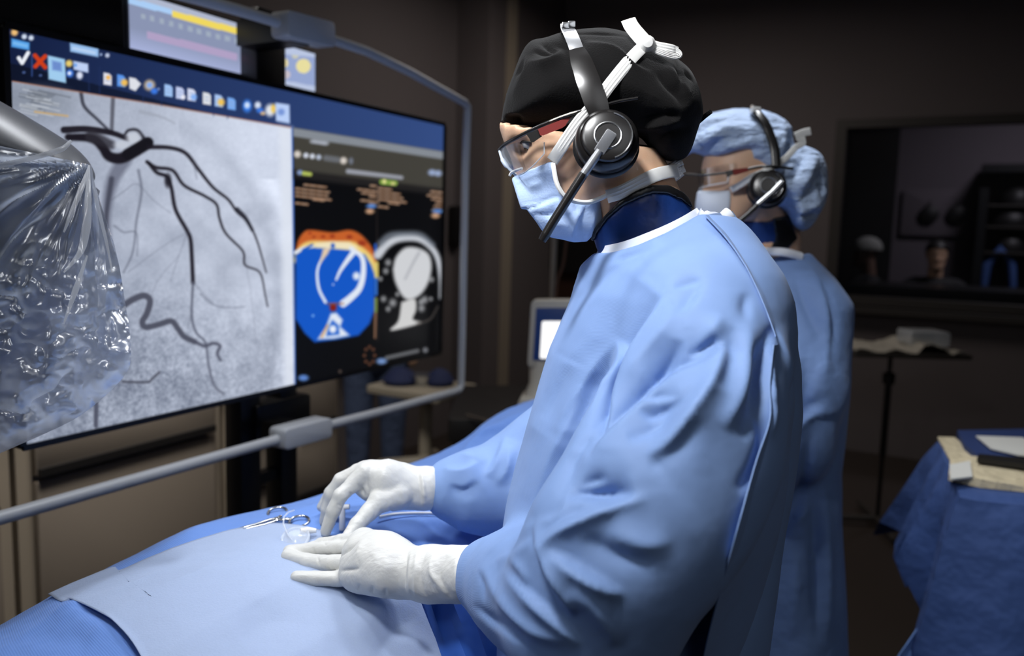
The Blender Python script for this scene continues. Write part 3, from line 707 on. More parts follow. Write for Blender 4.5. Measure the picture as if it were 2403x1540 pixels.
screen('screen', RM(MA+inset, MT-.0005, MZ+inset), DV*(ML-2*inset), ZV*(MH-2*inset), 760, 430, samp, big)
# protective tube frame in front of the display
TF = MT-.07
def tf(x, y): return ray_room_t(x, y, TF)
def tbox(c0, c1, h, name):
    a_, b2 = tf(*c0), tf(*c1); c = (a_+b2)/2; ax = unit(b2-a_)
    mb = MB(); mb.box(c, (ax, np.cross(NV, ax), NV), (np.linalg.norm(b2-a_)/2, h, .028), .012); return mb.build(name, M_tube, big)
mb = MB(); mb.tube([tf(-260, 1291), tf(0, 1216), tf(300, 1131), tf(655, 1031)], .0125, 14); mb.build('lower_rail', M_tube, big)
mb = MB(); pts = [tf(740, 1006), tf(900, 965), tf(1060, 921), tf(1077, 915), tf(1082, 905), tf(1082, 890), tf(1086, 700), tf(1092, 400), tf(1097, 262), tf(1097, 250), tf(1090, 241), tf(1060, 224), tf(960, 168), tf(860, 120), tf(765, 88)]
mb.tube(pts, .0125, 14); mb.build('side_post', M_tube, big)
mb = MB(); mb.tube([tf(650, 52), tf(560, 24), tf(460, -4), tf(300, -46), tf(60, -100)], .0125, 14); mb.build('upper_rail', M_tube, big)
tbox((650, 1030), (762, 1000), .026, 'lower_clamp'); tbox((655, 56), (768, 84), .030, 'upper_clamp')
cl = tf(706, 1015)
MB().box(cl+NV*.055, (DV, ZV, NV), (.03, .02, .05)).build('lower_bracket', M_black, big, False)
cu = tf(705, 70)
MB().box(cu+NV*.09, (DV, ZV, NV), (.035, .03, .085)).build('upper_bracket', M_black, big, False)
# stand behind the display
ST = MT+.12
def sp(x, y): return ray_room_t(x, y, ST)
for x in (571, 661):
    c = sp(x, 1100); zt = MZ+.1
    MB().box(np.array([c[0], c[1], (zt)/2+.03]), (DV, ZV, NV), (.033 if x == 571 else .03, zt/2-.03, .03), .008).build('stand_leg', M_black, big)
c1 = sp(616, 1118); MB().box(c1, (DV, ZV, NV), (.075, .014, .015)).build('crossbar', M_black, big, False)
c1 = sp(640, 975); MB().box(c1, (DV, ZV, NV), (.10, .05, .045), .012).build('mount_block', M_black, big)
c1 = sp(616, 1100); MB().rbox(c1 @ DV, ST-.02, .03, (.3, .30, .03), .01).build('stand_base', M_black, big)
c1 = sp(618, 150); MB().box(c1, (DV, ZV, NV), (.05, .13, .03), .012).build('mount_post', M_black, big)
# smaller displays above
UT = MT+.16
def pick(name, label, corners, fn, th=.02, res=(120, 60)):
    TLc, TRc, BLc = [ray_room_t(x, y, UT) for x, y in corners]; zt = (TLc[2]+TRc[2])/2; zb = BLc[2]
    a_0 = TLc @ DV; a_1 = TRc @ DV
    e = empty(name, RM((a_0+a_1)/2, UT+.02, zb), label, 'display', 'small displays above the large one')
    MB().box(RM((a_0+a_1)/2, UT+th+.002, (zt+zb)/2), (DV, ZV, NV), ((a_1-a_0)/2+.008, (zt-zb)/2+.008, th), .008).build('housing', M_black, e)
    screen('screen', RM(a_0, UT-.002, zb), DV*(a_1-a_0), ZV*(zt-zb), res[0], res[1], fn, e)
    MB().box(RM((a_0+a_1)/2, UT+.055, zb-.02), (DV, ZV, NV), (.03, .11, .012)).build('arm', M_black, e, False)
    return e
def p1fn(g):
    x, y, d = proj(g); C_ = np.zeros((len(g), 3)); C_[:] = (138, 148, 178)
    line_y = (x-298)*.268; v = y-line_y
    C_ += np.clip((v-60)/50, 0, 1)[:, None]*np.array((30, 30, 40)); m = (v < 5)[:, None]; C_ = np.where(m, (176, 184, 206), C_)
    m = ((np.abs(v-0) < 7) & (x < 405))[:, None]; C_ = np.where(m, (170, 205, 245), C_)
    m = ((np.abs(v-4) < 8) & (x > 403))[:, None]; C_ = np.where(m, (240, 216, 96), C_)
    m = ((np.abs(v-28) < 6) & (x > 320) & (x < 560) & ((x.astype(int)//11) % 2 == 0))[:, None]; C_ = np.where(m, (160, 172, 190), C_)
    m = ((np.abs(v-70+.02*(x-300)) < 9) & (x > 345) & (x < 556))[:, None]; C_ = np.where(m, (176, 160, 196), C_)
    return sl(np.clip(C_, 0, 255))
pick('small_display', 'pale lit display with a yellow stripe above the large display', ((300, -22), (580, 62), (300, 112)), p1fn)
def p2fn(g):
    x, y, d = proj(g); C_ = np.zeros((len(g), 3)); C_[:] = (150, 166, 208)
    for cx_, cy_, r_, c_ in ((665, 148, 12, (232, 220, 170)), (712, 155, 17, (232, 222, 160)), (693, 130, 8, (200, 200, 180)), (672, 175, 10, (200, 190, 200))):
        C_ = np.where((np.hypot(x-cx_, y-cy_) < r_)[:, None], c_, C_)
    C_ = np.where(((y < 126+.1*(x-655)) | (y > 186+.2*(x-655)))[:, None], (186, 198, 226), C_); return sl(C_)
pick('small_display', 'small squarish lit display with pale yellow spots above the large display', ((655, 110), (738, 120), (655, 196)), p2fn, res=(50, 60))
e = empty('small_display', ray_room_t(190, 60, UT), 'switched off black display above the left end of the large display', 'display', 'small displays above the large one')
q0, q1 = ray_room_t(-140, 0, UT) @ DV, ray_room_t(292, 0, UT) @ DV
MB().box(RM((q0+q1)/2, UT+.03, MZ+MH+.20), (DV, ZV, NV), ((q1-q0)/2, .17, .03), .01).build('housing', M_black, e)
MB().box(RM((q0+q1)/2, UT-.003, MZ+MH+.20), (DV, ZV, NV), ((q1-q0)/2-.012, .158, .003)).build('screen', M_blacks, e, False)
MB().box(RM((q0+q1)/2, UT+.07, MZ+MH+.05), (DV, ZV, NV), (.03, .15, .012)).build('arm', M_black, e, False)

# ================================================================ cream patient monitor on its stand, drip pole
M_navy = mat('navy_screen', (.005, .012, .05), .3, emit=(.004, .012, .05))
M_lit = mat('white_screen', (.2, .2, .2), .3, emit=(1, 1, 1), estr=1.1)
dm = 2.75
pm = empty('patient_monitor', np.array([P(1300, 900, dm)[0], P(1300, 900, dm)[1], 0]), 'cream framed monitor with a bright white screen on a stand behind the surgeon', 'monitor')
cm = P(1318, 782, dm); fx = unit(RT-FWD*.12); fz = unit(np.cross(fx, -FWD)); fz = unit(ZV+RT*.03); fn_ = unit(np.cross(fx, fz))
MB().box(cm, (fx, fz, fn_), (75*dm/F, 80*dm/F, .03), .018).build('housing', M_beige, pm)
MB().box(cm-fn_*.0285 if fn_ @ FWD > 0 else cm+fn_*.0285, (fx, fz, fn_), (62*dm/F, 62*dm/F, .004), .006).build('screen', M_navy, pm)
nrm = -fn_ if fn_ @ FWD > 0 else fn_
scr = P(1318, 795, dm)+nrm*.034
MB().box(scr, (fx, fz, fn_), (47*dm/F, 44*dm/F, .002), .006).build('lit_area', M_lit, pm, True, 'bright white screen area')
MB().box(P(1318, 737, dm)+nrm*.034, (fx, fz, fn_), (45*dm/F, 9*dm/F, .002)).build('header_bar', mat('grey_bar', (.02, .02, .02), .4, emit=tuple(sl((84, 86, 88)))), pm, False)
mb = MB(); mb.tube([P(1272, 850, dm+.03), P(1268, 900, dm+.03), P(1262, 935, dm+.03)], [.045, .04, .05], 16); mb.build('neck', M_beige, pm)
fl = P(1280, 940, dm+.03)
mb = MB(); mb.box(fl, (fx, fz, fn_), (.09, .02, .08), .015); mb.tube([fl, [fl[0], fl[1], .08]], .025, 14); mb.build('column', M_beige, pm)
mb = MB()
for k in range(5):
    a_ = k*2*math.pi/5; mb.tube([[fl[0], fl[1], .09], [fl[0]+.25*math.cos(a_), fl[1]+.25*math.sin(a_), .05]], [.02, .014], 10)
mb.build('base', M_beige, pm)
dp = empty('drip_pole', np.array([P(1296, 700, 3.4)[0], P(1296, 700, 3.4)[1], 0]), 'pale metal drip pole rising behind the cream monitor', 'pole')
b0 = P(1296, 700, 3.4); mb = MB(); mb.tube([[b0[0], b0[1], .05], [b0[0], b0[1], 1.95]], .012, 12); mb.build('pole', M_beige, dp)
mb = MB(); mb.tube([[b0[0]-.1, b0[1], 1.93], [b0[0]-.08, b0[1], 1.97], [b0[0], b0[1], 1.95], [b0[0]+.08, b0[1], 1.97], [b0[0]+.1, b0[1], 1.93]], .006, 8); mb.build('hooks', M_steel, dp)
mb = MB()
for k in range(5):
    a_ = k*2*math.pi/5; mb.tube([[b0[0], b0[1], .1], [b0[0]+.25*math.cos(a_), b0[1]+.25*math.sin(a_), .04]], .013, 10)
mb.build('base', M_beige, dp)
mb = MB(); mb.tube(PX([(1330, 560, 3.3), (1322, 620, 3.29), (1308, 660, 3.28), (1302, 712, 3.25)], 18), .006, 8)
tag(mb.build('cable', mat('brown_cable', sl((120, 92, 80)), .5)), 'thin brown cable hanging beside the pale drip pole', 'cable')

# ================================================================ instrument trolley with cream frame behind the display, right of the scrubs
dt_ = 4.0
M_trol = mat('cream_frame', sl((160, 152, 136)), .5)
tt = empty('equipment_trolley', np.array([P(1000, 1000, dt_)[0], P(1000, 1000, dt_)[1], 0]), 'cream framed wheeled trolley with items on top, seen under the large display', 'trolley')
c_ = P(1000, 912, dt_)
MB().box(c_+np.array([-.02, 0, .0]), (DV, -NV, ZV), (.18, .22, .02), .02).build('top', M_trol, tt)
mb = MB(); mb.tube([c_, [c_[0], c_[1], P(1000, 1088, dt_)[2]]], .033, 14); mb.build('column', M_trol, tt)
f_ = P(1000, 1086, dt_); mb = MB()
for dx_, dy_ in ((-.24, .0), (.24, .05), (-.02, -.2), (.02, .22)): mb.tube([f_, f_+np.array([dx_, dy_, -.02])], [.04, .03], 12)
mb.tube([f_, [f_[0], f_[1], .06]], .03, 12)
mb.build('base', M_trol, tt)
M_navyc = mat('navy_cloth', sl((26, 38, 78)), .8)
for x, y, w, lab in ((940, 893, .09, 'navy cloth bundle at the left end of the cream trolley'), (1032, 895, .075, 'navy folded cloth at the right end of the cream trolley')):
    c = P(x, y, dt_); c[2] = c_[2]+.022; mb = MB(); mb.lathe(c, ZV, [(0, 0), (w*.9, 0), (w, .02), (w*.7, .06), (w*.3, .08), (0, .085)], 18); tag(mb.build('cloth_bundle', M_navyc), lab, 'cloth')
c = P(992, 885, dt_); c[2] = c_[2]+.021; mb = MB(); mb.lathe(c, ZV, [(0, 0), (.05, 0), (.07, .05), (.05, .05), (0, .03)], 18); tag(mb.build('bowl', M_steel), 'pale bowl between the two navy cloths on the cream trolley', 'bowl')
# dark equipment table by the corner
d5 = 3.6
te = empty('dark_table', np.array([P(1140, 1000, d5)[0], P(1140, 1000, d5)[1], 0]), 'low black equipment table between the trolley and the patient drape', 'table')
c = P(1178, 965, d5); MB().box(c, (RT*1.0-ZV*0, unit(FWD*[1, 1, 0]), ZV), (.22, .35, .05), .02).build('top', M_dark, te)
for sx in (-.18, .18):
    for sy in (-.3, .3): MB().tube([c+np.array([sx, sy, 0]), np.array([c[0]+sx, c[1]+sy, 0])], .02, 10).build('leg', M_dark, te)
tag(MB().tube(PX([(1095, 974, d5-.36), (1130, 984, d5-.4), (1165, 998, d5-.45), (1230, 1015, d5-.5)], 16), .006, 8).build('cable', mat('dark_cable', sl((70, 62, 56)), .5)), 'thin dark cable running along the black table', 'cable')
# ================================================================ instrument stand (far right) and draped back table
b0 = PZ(2058, 1222, .03)
st = empty('instrument_stand', b0*[1, 1, 0], 'dark single column stand carrying a pale tray in front of the control room window', 'stand')
dS = (b0-EYE) @ FWD
tp = P(2083, 815, dS); tp = np.array([b0[0]+.0, b0[1], tp[2]]); tx = P(2083, 815, dS)
top = np.array([b0[0], b0[1], tx[2]])
mb = MB(); mb.tube([b0, [b0[0], b0[1], tx[2]]], .011, 12); mb.build('inner_pole', M_black, st)
kz = P(2085, 880, dS)[2]; mb = MB(); mb.tube([[b0[0], b0[1], kz-.42], [b0[0], b0[1], kz]], .017, 12); mb.lathe([b0[0], b0[1], kz-.03], ZV, [(0, 0), (.03, 0), (.032, .05), (.02, .06), (0, .06)], 16); mb.build('sleeve', M_black, st)
tr_ = top+np.array([0.02, 0, .0])
mb = MB(); mb.box(tr_, (RT*[1, 1, 0], FWD*[1, 1, 0], ZV), (.30, .2, .012), .02)
mb.build('tray', M_trimm, st)
for dx_, dy_ in ((-.36, .04), (.34, -.02), (.03, .3), (-.04, -.28)):
    MB().tube([b0+ZV*.01, b0+np.array([dx_, dy_, 0.0])], [.018, .013], 10).build('foot', M_trimm, st)
M_wrap = mat('pale_wrap', sl((176, 172, 160)), .7, bump=[('noise', 14, .03, (1, 1, 1))])
rs = np.random.RandomState(5); G = []
for j in range(10):
    G.append([tr_+np.array([-.29+.035*i, -.18+.04*j, .018+.012*math.sin(i*1.3+j)+(.03 if i > 9 and i < 14 else 0)]) for i in range(17)])
tag(MB().sheet(G, .004).build('wrapping_cloth', M_wrap), 'crumpled pale wrapping spread on the far instrument stand', 'cloth')
cbx = tr_+np.array([.13, -.02, .075]); M_clear = mat('clear_plastic', (.75, .8, .85), .15, alpha=.5)
tag(MB().box(cbx, (RT*[1, 1, 0], ZV, FWD*[1, 1, 0]), (.10, .038, .08), .015).build('plastic_box', M_clear), 'translucent pale box on the far instrument stand', 'box')

# back table at the lower right, draped in blue
M_bdr = mat('back_table_drape', sl((58, 86, 146)), .75, bump=[('noise', 9, .02, (1, 1, 1))])
zt = .98
bt = empty('back_table', PZ(2400, 1100, zt)*[1, 1, 0], 'steel back table hidden under the blue drape at the lower right', 'table')
K = [PZ(2205, 1035, zt), PZ(2405, 1020, zt), PZ(2700, 1230, zt), PZ(2262, 1165, zt)]
# table outline: far left corner, near left corner (front edge runs right)
FL = PZ(2200, 1040, zt); NL = PZ(2252, 1172, zt); ue = unit((NL-FL)*[1, 1, 0]); ve = unit(np.cross(ue, ZV)); 
if ve[0] < 0: ve = -ve
wdt = np.linalg.norm(NL-FL); lng = 1.1
MB().box((FL+NL)/2+ve*lng/2-ZV*.02, (ue, ve, ZV), (wdt/2-.01, lng/2-.01, .015)).build('top', M_steel, bt, False)
for i in (0.05, wdt-.05):
    for j in (.06, lng-.06):
        q = FL+ue*i+ve*j; MB().tube([[q[0], q[1], 0], [q[0], q[1], zt-.03]], .014, 10).build('leg', M_steel, bt)
def bdrape():
    # rows from centre outwards: the sheet covers the top and hangs over the near and left edges
    def edge(s):      # perimeter point and outward direction; s 0..1 along left edge then near edge
        Lp = wdt*s if s < 1 else wdt
        return None
    rows = []; nS = 60; H_ = np.r_[np.linspace(0, 1, 6), 1+np.linspace(.05, 1, 22)]
    per = [FL+ve*x for x in np.linspace(lng, .03, 16)]+[FL+ue*x for x in np.linspace(0, wdt, 18)]+[NL+ve*x for x in np.linspace(.03, lng, 24)]
    n = len(per); cen = (FL+NL)/2+ve*lng*.5; G = np.zeros((len(H_), n, 3))
    for j, p_ in enumerate(per):
        if j < 16: out = -ue
        elif j < 34: out = -ve
        else: out = ue
        if 12 < j < 20: out = unit(-ue*(20-j)-ve*(j-12))
        if 30 < j < 38: out = unit(-ve*(38-j)+ue*(j-30))
        hang = .62 if j >= 30 else .34+.10*math.sin(j*.9)
        if 14 <= j < 26: hang = .30+.05*math.sin(j*1.7)
        for i, h_ in enumerate(H_):
            if h_ <= 1: G[i, j] = cen+(p_-cen)*h_+ZV*(.004+.003*math.sin(j*1.1+i))
            else:
                k = h_-1; fold = .035*math.sin(j*1.25)*k+.02*math.sin(j*.55+1)*k
                corner = .11*math.exp(-((j-15.5)/2.5)**2)+.08*math.exp(-((j-34)/2.0)**2)
                G[i, j] = p_+out*(.012*min(1, k*6)+.05*k+fold+corner*k)-ZV*(hang*k-.003)
    return G
G = bdrape()
tag(MB().sheet(G, .003).build('table_drape', M_bdr), 'blue drape hanging in folds over the back table at the lower right', 'drape')
M_cream = mat('cream_paper', sl((226, 212, 178)), .8, var=(18, .12), bump=[('noise', 25, .02, (1, 1, 1))]); M_paper = mat('white_paper', sl((232, 232, 226)), .8)
M_navyd = mat('navy_wrap', sl((40, 62, 116)), .7)
def slab(poly, z, th, m, name, lab, cat, wav=.0):
    pts = [PZ(x, y, z) for x, y in poly]; n = len(pts); V = [p_-ZV*0 for p_ in pts]+[p_+ZV*(th+wav*math.sin(i*2.3)) for i, p_ in enumerate(pts)]
    Fc = [tuple(range(n))[::-1], tuple(range(n, 2*n))]+[(i, (i+1) % n, (i+1) % n+n, i+n) for i in range(n)]
    o = MB().add(V, Fc).build(name, m, None, False); return tag(o, lab, cat)
z1 = zt+.008
slab([(2200, 1030), (2240, 1031), (2300, 1085), (2262, 1100), (2232, 1088)], z1, .006, M_cream, 'paper_wrap', 'cream paper flap hanging at the far left corner of the back table', 'paper')
slab([(2245, 1026), (2420, 1022), (2500, 1090), (2330, 1098), (2290, 1084), (2262, 1060)], z1+.001, .02, M_navyd, 'instrument_wrap', 'navy wrapped pack lying at the far side of the back table', 'pack')
slab([(2290, 1026), (2400, 1030), (2480, 1080), (2390, 1070), (2325, 1055)], z1+.026, .004, M_paper, 'paper_sheet', 'white paper sheet on top of the navy pack', 'paper')
slab([(2296, 1076), (2420, 1088), (2500, 1100), (2440, 1106), (2292, 1086)], z1+.024, .012, M_dark, 'strap', 'black flat strap lying across the navy pack', 'strap')
slab([(2228, 1095), (2275, 1087), (2330, 1090), (2500, 1105), (2520, 1175), (2400, 1155), (2300, 1145), (2225, 1128)], z1+.001, .016, M_cream, 'paper_pack', 'crumpled cream paper pack at the near edge of the back table', 'pack', .004)
slab([(2228, 1094), (2276, 1085), (2282, 1122), (2230, 1128)], z1+.021, .004, M_paper, 'paper_label', 'white paper square at the left end of the cream pack', 'paper')
# lower second draped stand at the bottom right
gg = []
for j in range(16):
    r_ = []
    for i in range(14):
        xx_ = 2165+j*(-7)+(2222-2165+j*2.0)*(i/13)*1.0; yy_ = 1405+j*17
        lx_ = 2203-100*(j/10); q = P(lx_+(2222-lx_)*(i/13), 1402+j*14.5+6*math.sin(i*.5), 1.80-.03*j/15+.012*math.sin(i*1.2)*(j/15)+.05*(i/13)); r_.append(q)
    gg.append(r_)
tag(MB().sheet(gg, .003).build('drape_corner', mat('light_blue_drape', sl((110, 146, 208)), .75)), 'light blue drape corner hanging in front of the back table at the bottom edge', 'drape')
# ================================================================ operating table and the draped patient
M_drb = mat('blue_drape', sl((100, 140, 212)), .78, sheen=.15, bump=[('wave', 160, .0002, (1, 1, 1)), ('noise', 9, .012, (1, 1, 1))])
M_drl = mat('pale_blue_drape', sl((158, 175, 207)), .75, sheen=.15, var=(260, .03), bump=[('noise', 5, .02, (1, 1, 1)), ('noise', 420, .0006, (1, 1, 1))])
M_drn = mat('deep_blue_drape', sl((36, 84, 170)), .7, bump=[('noise', 8, .015, (1, 1, 1))])
TA = PZ(0, 1430, 1.05); th_ = math.radians(33)
D2 = np.array([math.sin(th_), math.cos(th_), 0]); R2 = np.array([math.cos(th_), -math.sin(th_), 0])
def HT(s, t):
    z = np.interp(t, [-.02, 0, .06, .13, .22, .32, .40, .47, .55, .63, .70], [1.03, 1.05, 1.078, 1.100, 1.108, 1.098, 1.065, 1.02, .99, .97, .95])
    zf = np.interp(t, [-.02, 0, .1, .25, .45, .70], [1.03, 1.048, 1.05, 1.04, 1.02, .98])
    k = 1/(1+np.exp(-(s-.78+.25*t)/.05)); z = z*(1-k)+zf*k
    z = z+.02*np.exp(-((s-.27)/.12)**2)*np.exp(-((t-.02)/.08)**2)
    hump = 1/(1+np.exp(-(s-1.03-.35*t)/.045)); z = z+.075*hump*np.exp(-((t-.2)/.35)**2)
    z = z-.05/(1+np.exp((s+.02)/.05))
    return z
def TP(s, t): return TA*[1, 1, 0]+D2*s+R2*t
def st_of(p_): v = (p_-TA)*[1, 1, 0]; return v @ D2, v @ R2
def drape_hit(x, y):
    """where the sight line meets the draped patient"""
    k = ray(x, y); ds = np.linspace(.5, 2.4, 500); pts = EYE+ds[:, None]*k; v = (pts-TA)*[1, 1, 0]
    s, t = v @ D2, v @ R2; g = pts[:, 2]-HT(s, t); ok = np.where((g < 0) & (t > -.02) & (t < .50))[0]
    if not len(ok): return PZ(x, y, 1.03)
    i = ok[0]; a, b2 = ds[max(i-1, 0)], ds[i]
    for _ in range(20):
        m_ = (a+b2)/2; q = EYE+k*m_; s_, t_ = st_of(q)
        if q[2] < HT(s_, t_): b2 = m_
        else: a = m_
    return EYE+k*b2
ns, nt_ = 260, 130; ss = np.linspace(-.75, 1.75, ns); tt_ = np.linspace(-.14, .60, nt_)
SS, TT = np.meshgrid(ss, tt_, indexing='ij')
def over(T_):   # horizontal position and drop past the table edges
    tc_ = np.clip(T_, 0, .50); return tc_, np.where(T_ < 0, -T_, 0), np.where(T_ > .50, T_-.50, 0)
tc_, oL, oR = over(TT)
Z = HT(SS, tc_)-oL*3.0-oR*5; Tx = tc_-oL*.15-.012*np.sin(SS*22)*(oL > 0)+oR*.05
V = (TA*[1, 1, 0])+SS[..., None]*D2+Tx[..., None]*R2+Z[..., None]*ZV; V = V.reshape(-1, 3)
ii, jj = np.meshgrid(np.arange(ns-1), np.arange(nt_-1), indexing='ij'); ii = ii.ravel(); jj = jj.ravel()
Q = np.stack([ii*nt_+jj, (ii+1)*nt_+jj, (ii+1)*nt_+jj+1, ii*nt_+jj+1], 1)
Q = Q if vnormals(V, Q)[len(V)//2][2] > 0 else Q[:, ::-1]
dr_st = [('s', [(0, 1432), (120, 1400), (290, 1330), (330, 1300)], 8, 5, 40), ('v', [(150, 1380), (290, 1335), (420, 1285), (560, 1235), (640, 1215)], 9, 7),
         ('r', [(290, 1300), (430, 1260), (500, 1226), (640, 1200), (730, 1200)], 12, 7), ('v', [(470, 1232), (520, 1218), (600, 1212)], 8, 4),
         ('r', [(560, 1195), (700, 1180), (790, 1210)], 10, 4), ('v', [(620, 1235), (760, 1246), (860, 1240)], 10, 5),
         ('r', [(880, 1240), (980, 1225), (1100, 1255), (1200, 1290)], 16, 9), ('v', [(900, 1206), (980, 1200), (1050, 1206)], 8, 6), ('r', [(900, 1190), (1000, 1196), (1060, 1190)], 8, 6),
         ('v', [(1140, 1290), (1080, 1300), (1000, 1290)], 14, 5), ('r', [(960, 1290), (900, 1250)], 20, 4),
         ('r', [(20, 1460), (130, 1430), (260, 1470), (320, 1540)], 26, 7), ('v', [(0, 1500), (100, 1490), (220, 1520)], 30, 5),
         ('r', [(1060, 1075), (1130, 1030), (1200, 985), (1250, 960)], 14, 10), ('v', [(1140, 1030), (1200, 1010), (1240, 1000)], 10, 10), ('s', [(1060, 1090), (1150, 1020), (1230, 1010)], 8, 8, 30)]
V = V+np.outer(.0025*wob(V, 22, 1), ZV); V = folds(V, Q, dr_st)
_x, _y, _ = proj(V); _pp = np.array([(160, 1420), (290, 1368), (430, 1308), (600, 1262), (740, 1272), (860, 1345), (980, 1420), (1060, 1540), (1100, 1640), (380, 1640), (326, 1560), (270, 1485)], float)
V = V-np.outer(np.clip(-poly_sd(_pp, _x, _y)/25, 0, 1)*.008, ZV)     # pressed down beneath the pale sheet
DR = mk('patient_drape', V, Q, M_drb); tag(DR, 'blue surgical drape covering the patient and table, under the paler sheet', 'drape')
md = DR.modifiers.new('thickness', 'SOLIDIFY'); md.thickness = .0015; md.offset = -1

# pale sheet on top
topb = spline([(118, 1405), (200, 1368), (268, 1342), (284, 1350), (350, 1322), (430, 1290), (520, 1262), (600, 1245), (660, 1238), (760, 1258), (860, 1330), (960, 1398), (1000, 1412), (1040, 1470), (1075, 1545), (1110, 1600)], 64)
leftb = spline([(118, 1405), (148, 1422), (166, 1416), (240, 1452), (286, 1490), (326, 1540), (380, 1640)], 40)
# grid: follow the upper edge, sweep down towards the viewer
nu, nv = 150, 90; G = np.zeros((nv, nu, 3)); L2 = np.interp
ut = np.linspace(0, 1, len(topb)); ul = np.linspace(0, 1, len(leftb))
rightend = np.array([(1110, 1600), (1150, 1680)])
for j in range(nv):
    v = j/(nv-1); lx = L2(v, ul, leftb[:, 0]); ly = L2(v, ul, leftb[:, 1])
    for i in range(nu):
        u_ = i/(nu-1); tx = L2(u_, ut, topb[:, 0]); ty = L2(u_, ut, topb[:, 1])
        bx = 380+(1150-380)*u_; by = 1640+(1700-1640)*u_
        rx, ry = 1110+40*v, 1600+100*v
        x = (1-v)*tx+v*bx+(1-u_)*lx+u_*rx-((1-u_)*(1-v)*118+u_*(1-v)*1110+(1-u_)*v*380+u_*v*1150)
        y = (1-v)*ty+v*by+(1-u_)*ly+u_*ry-((1-u_)*(1-v)*1405+u_*(1-v)*1600+(1-u_)*v*1640+u_*v*1700)
        s_, t_ = 0, 0; k = ray(x, y); G[j, i] = drape_hit(x, y)
V = G.reshape(-1, 3); jj, ii = np.meshgrid(np.arange(nv-1), np.arange(nu-1), indexing='ij'); ii = ii.ravel(); jj = jj.ravel()
Q = np.stack([jj*nu+ii, jj*nu+ii+1, (jj+1)*nu+ii+1, (jj+1)*nu+ii], 1)
Nn = vnormals(V, Q)
if Nn[:, 2].mean() < 0: Q = Q[:, ::-1]; Nn = -Nn
ps = [('s', [(150, 1425), (300, 1375), (420, 1325), (500, 1300)], 6, 1.6, 30), ('r', [(300, 1400), (500, 1340), (660, 1330)], 40, 3), ('v', [(420, 1460), (560, 1420), (680, 1440)], 50, 3),
      ('r', [(660, 1300), (700, 1270)], 14, 3), ('v', [(560, 1500), (640, 1450), (760, 1470)], 50, 4), ('r', [(820, 1500), (900, 1430), (960, 1420)], 40, 5), ('v', [(880, 1540), (940, 1470), (980, 1440)], 30, 5),
      ('s', [(240, 1440), (300, 1500), (340, 1560)], 10, 4, 30)]
V = V+Nn*(.0075+.0016*wob(V, 28, 2))[:, None]; V = folds(V, Q, ps)
PS = mk('pale_sheet', V, Q, M_drl); tag(PS, 'pale blue paper sheet spread over the patient under the gloved hands', 'drape')
md = PS.modifiers.new('thickness', 'SOLIDIFY'); md.thickness = .0012; md.offset = -1
# table body
ot = empty('operating_table', TP(.5, .33), 'operating table hidden beneath the patient drape', 'table')
MB().box(TP(.5, .25)+ZV*.86, (D2, R2, ZV), (1.15, .24, .02), .03).build('top', M_black, ot)
MB().box(TP(.5, .25)+ZV*.915, (D2, R2, ZV), (1.13, .235, .035), .03).build('mattress', M_black, ot)
MB().box(TP(.75, .25)+ZV*.44, (D2, R2, ZV), (.16, .13, .40), .03).build('column', M_steel, ot)
MB().box(TP(.75, .25)+ZV*.04, (D2, R2, ZV), (.5, .22, .04), .03).build('base', M_steel, ot)
# dark blue apron-like drape end between surgeon and sheet (bottom)
gg = []
for j in range(14):
    row = []
    for i in range(12):
        x = 985+(1165-985)*i/11+j*9; y = 1400+j*24-18*math.sin(math.pi*i/11)
        row.append(P(x, y, .985-.0075*j+.02*i/11+.012*math.sin(i*1.1+j*.25)))
    gg.append(row)
tag(MB().sheet(gg, .003).build('side_drape', M_drn), 'deep blue drape hanging between the surgeon and the pale sheet', 'drape')

# ---------------- things lying on the drape
def on(x, y, h=0.0): return drape_hit(x, y)+ZV*h
# haemostat with curved tip and two ring handles
hm = empty('haemostat', on(640, 1215, 0), 'steel haemostat with two ring handles lying on the blue drape left of the hands', 'clamp')
dH = 1.30
def hp(x, y, dd=0): return P(x, y, (on(x, y)-EYE) @ FWD-.012+dd)
pr = hp(651, 1203); pr2 = hp(702, 1224)
upn = unit(ZV*.75-FWD*.66)
def ring(c, name):
    n_ = unit(ZV*.97-FWD*.22); return MB().torus(c, n_, .0140, .0021, 36, 10).build(name, M_chrome, hm)
ring(pr, 'ring_handle'); ring(pr2, 'ring_handle')
mb = MB(); mb.tube([hp(659, 1213), hp(651, 1218), hp(630, 1222), hp(600, 1232), hp(575, 1240), hp(545, 1248), hp(530, 1253), hp(521, 1262)], [.003, .0032, .0028, .0026, .0034, .0026, .0019, .0012], 10); mb.build('jaw_arm', M_chrome, hm)
mb = MB(); mb.tube([hp(686, 1221, -.004), hp(672, 1220, -.004), hp(655, 1222, -.004), hp(620, 1233, -.004), hp(588, 1241, -.004), hp(560, 1248, -.004), hp(538, 1254, -.004), hp(524, 1262, -.004)], [.003, .0034, .003, .0026, .003, .0024, .0018, .0012], 10); mb.build('jaw_arm', M_chrome, hm)
MB().lathe(hp(650, 1222, -.006), upn, [(0, 0), (.0034, 0), (.0034, .005), (0, .006)], 14).build('ratchet', M_chrome, hm)
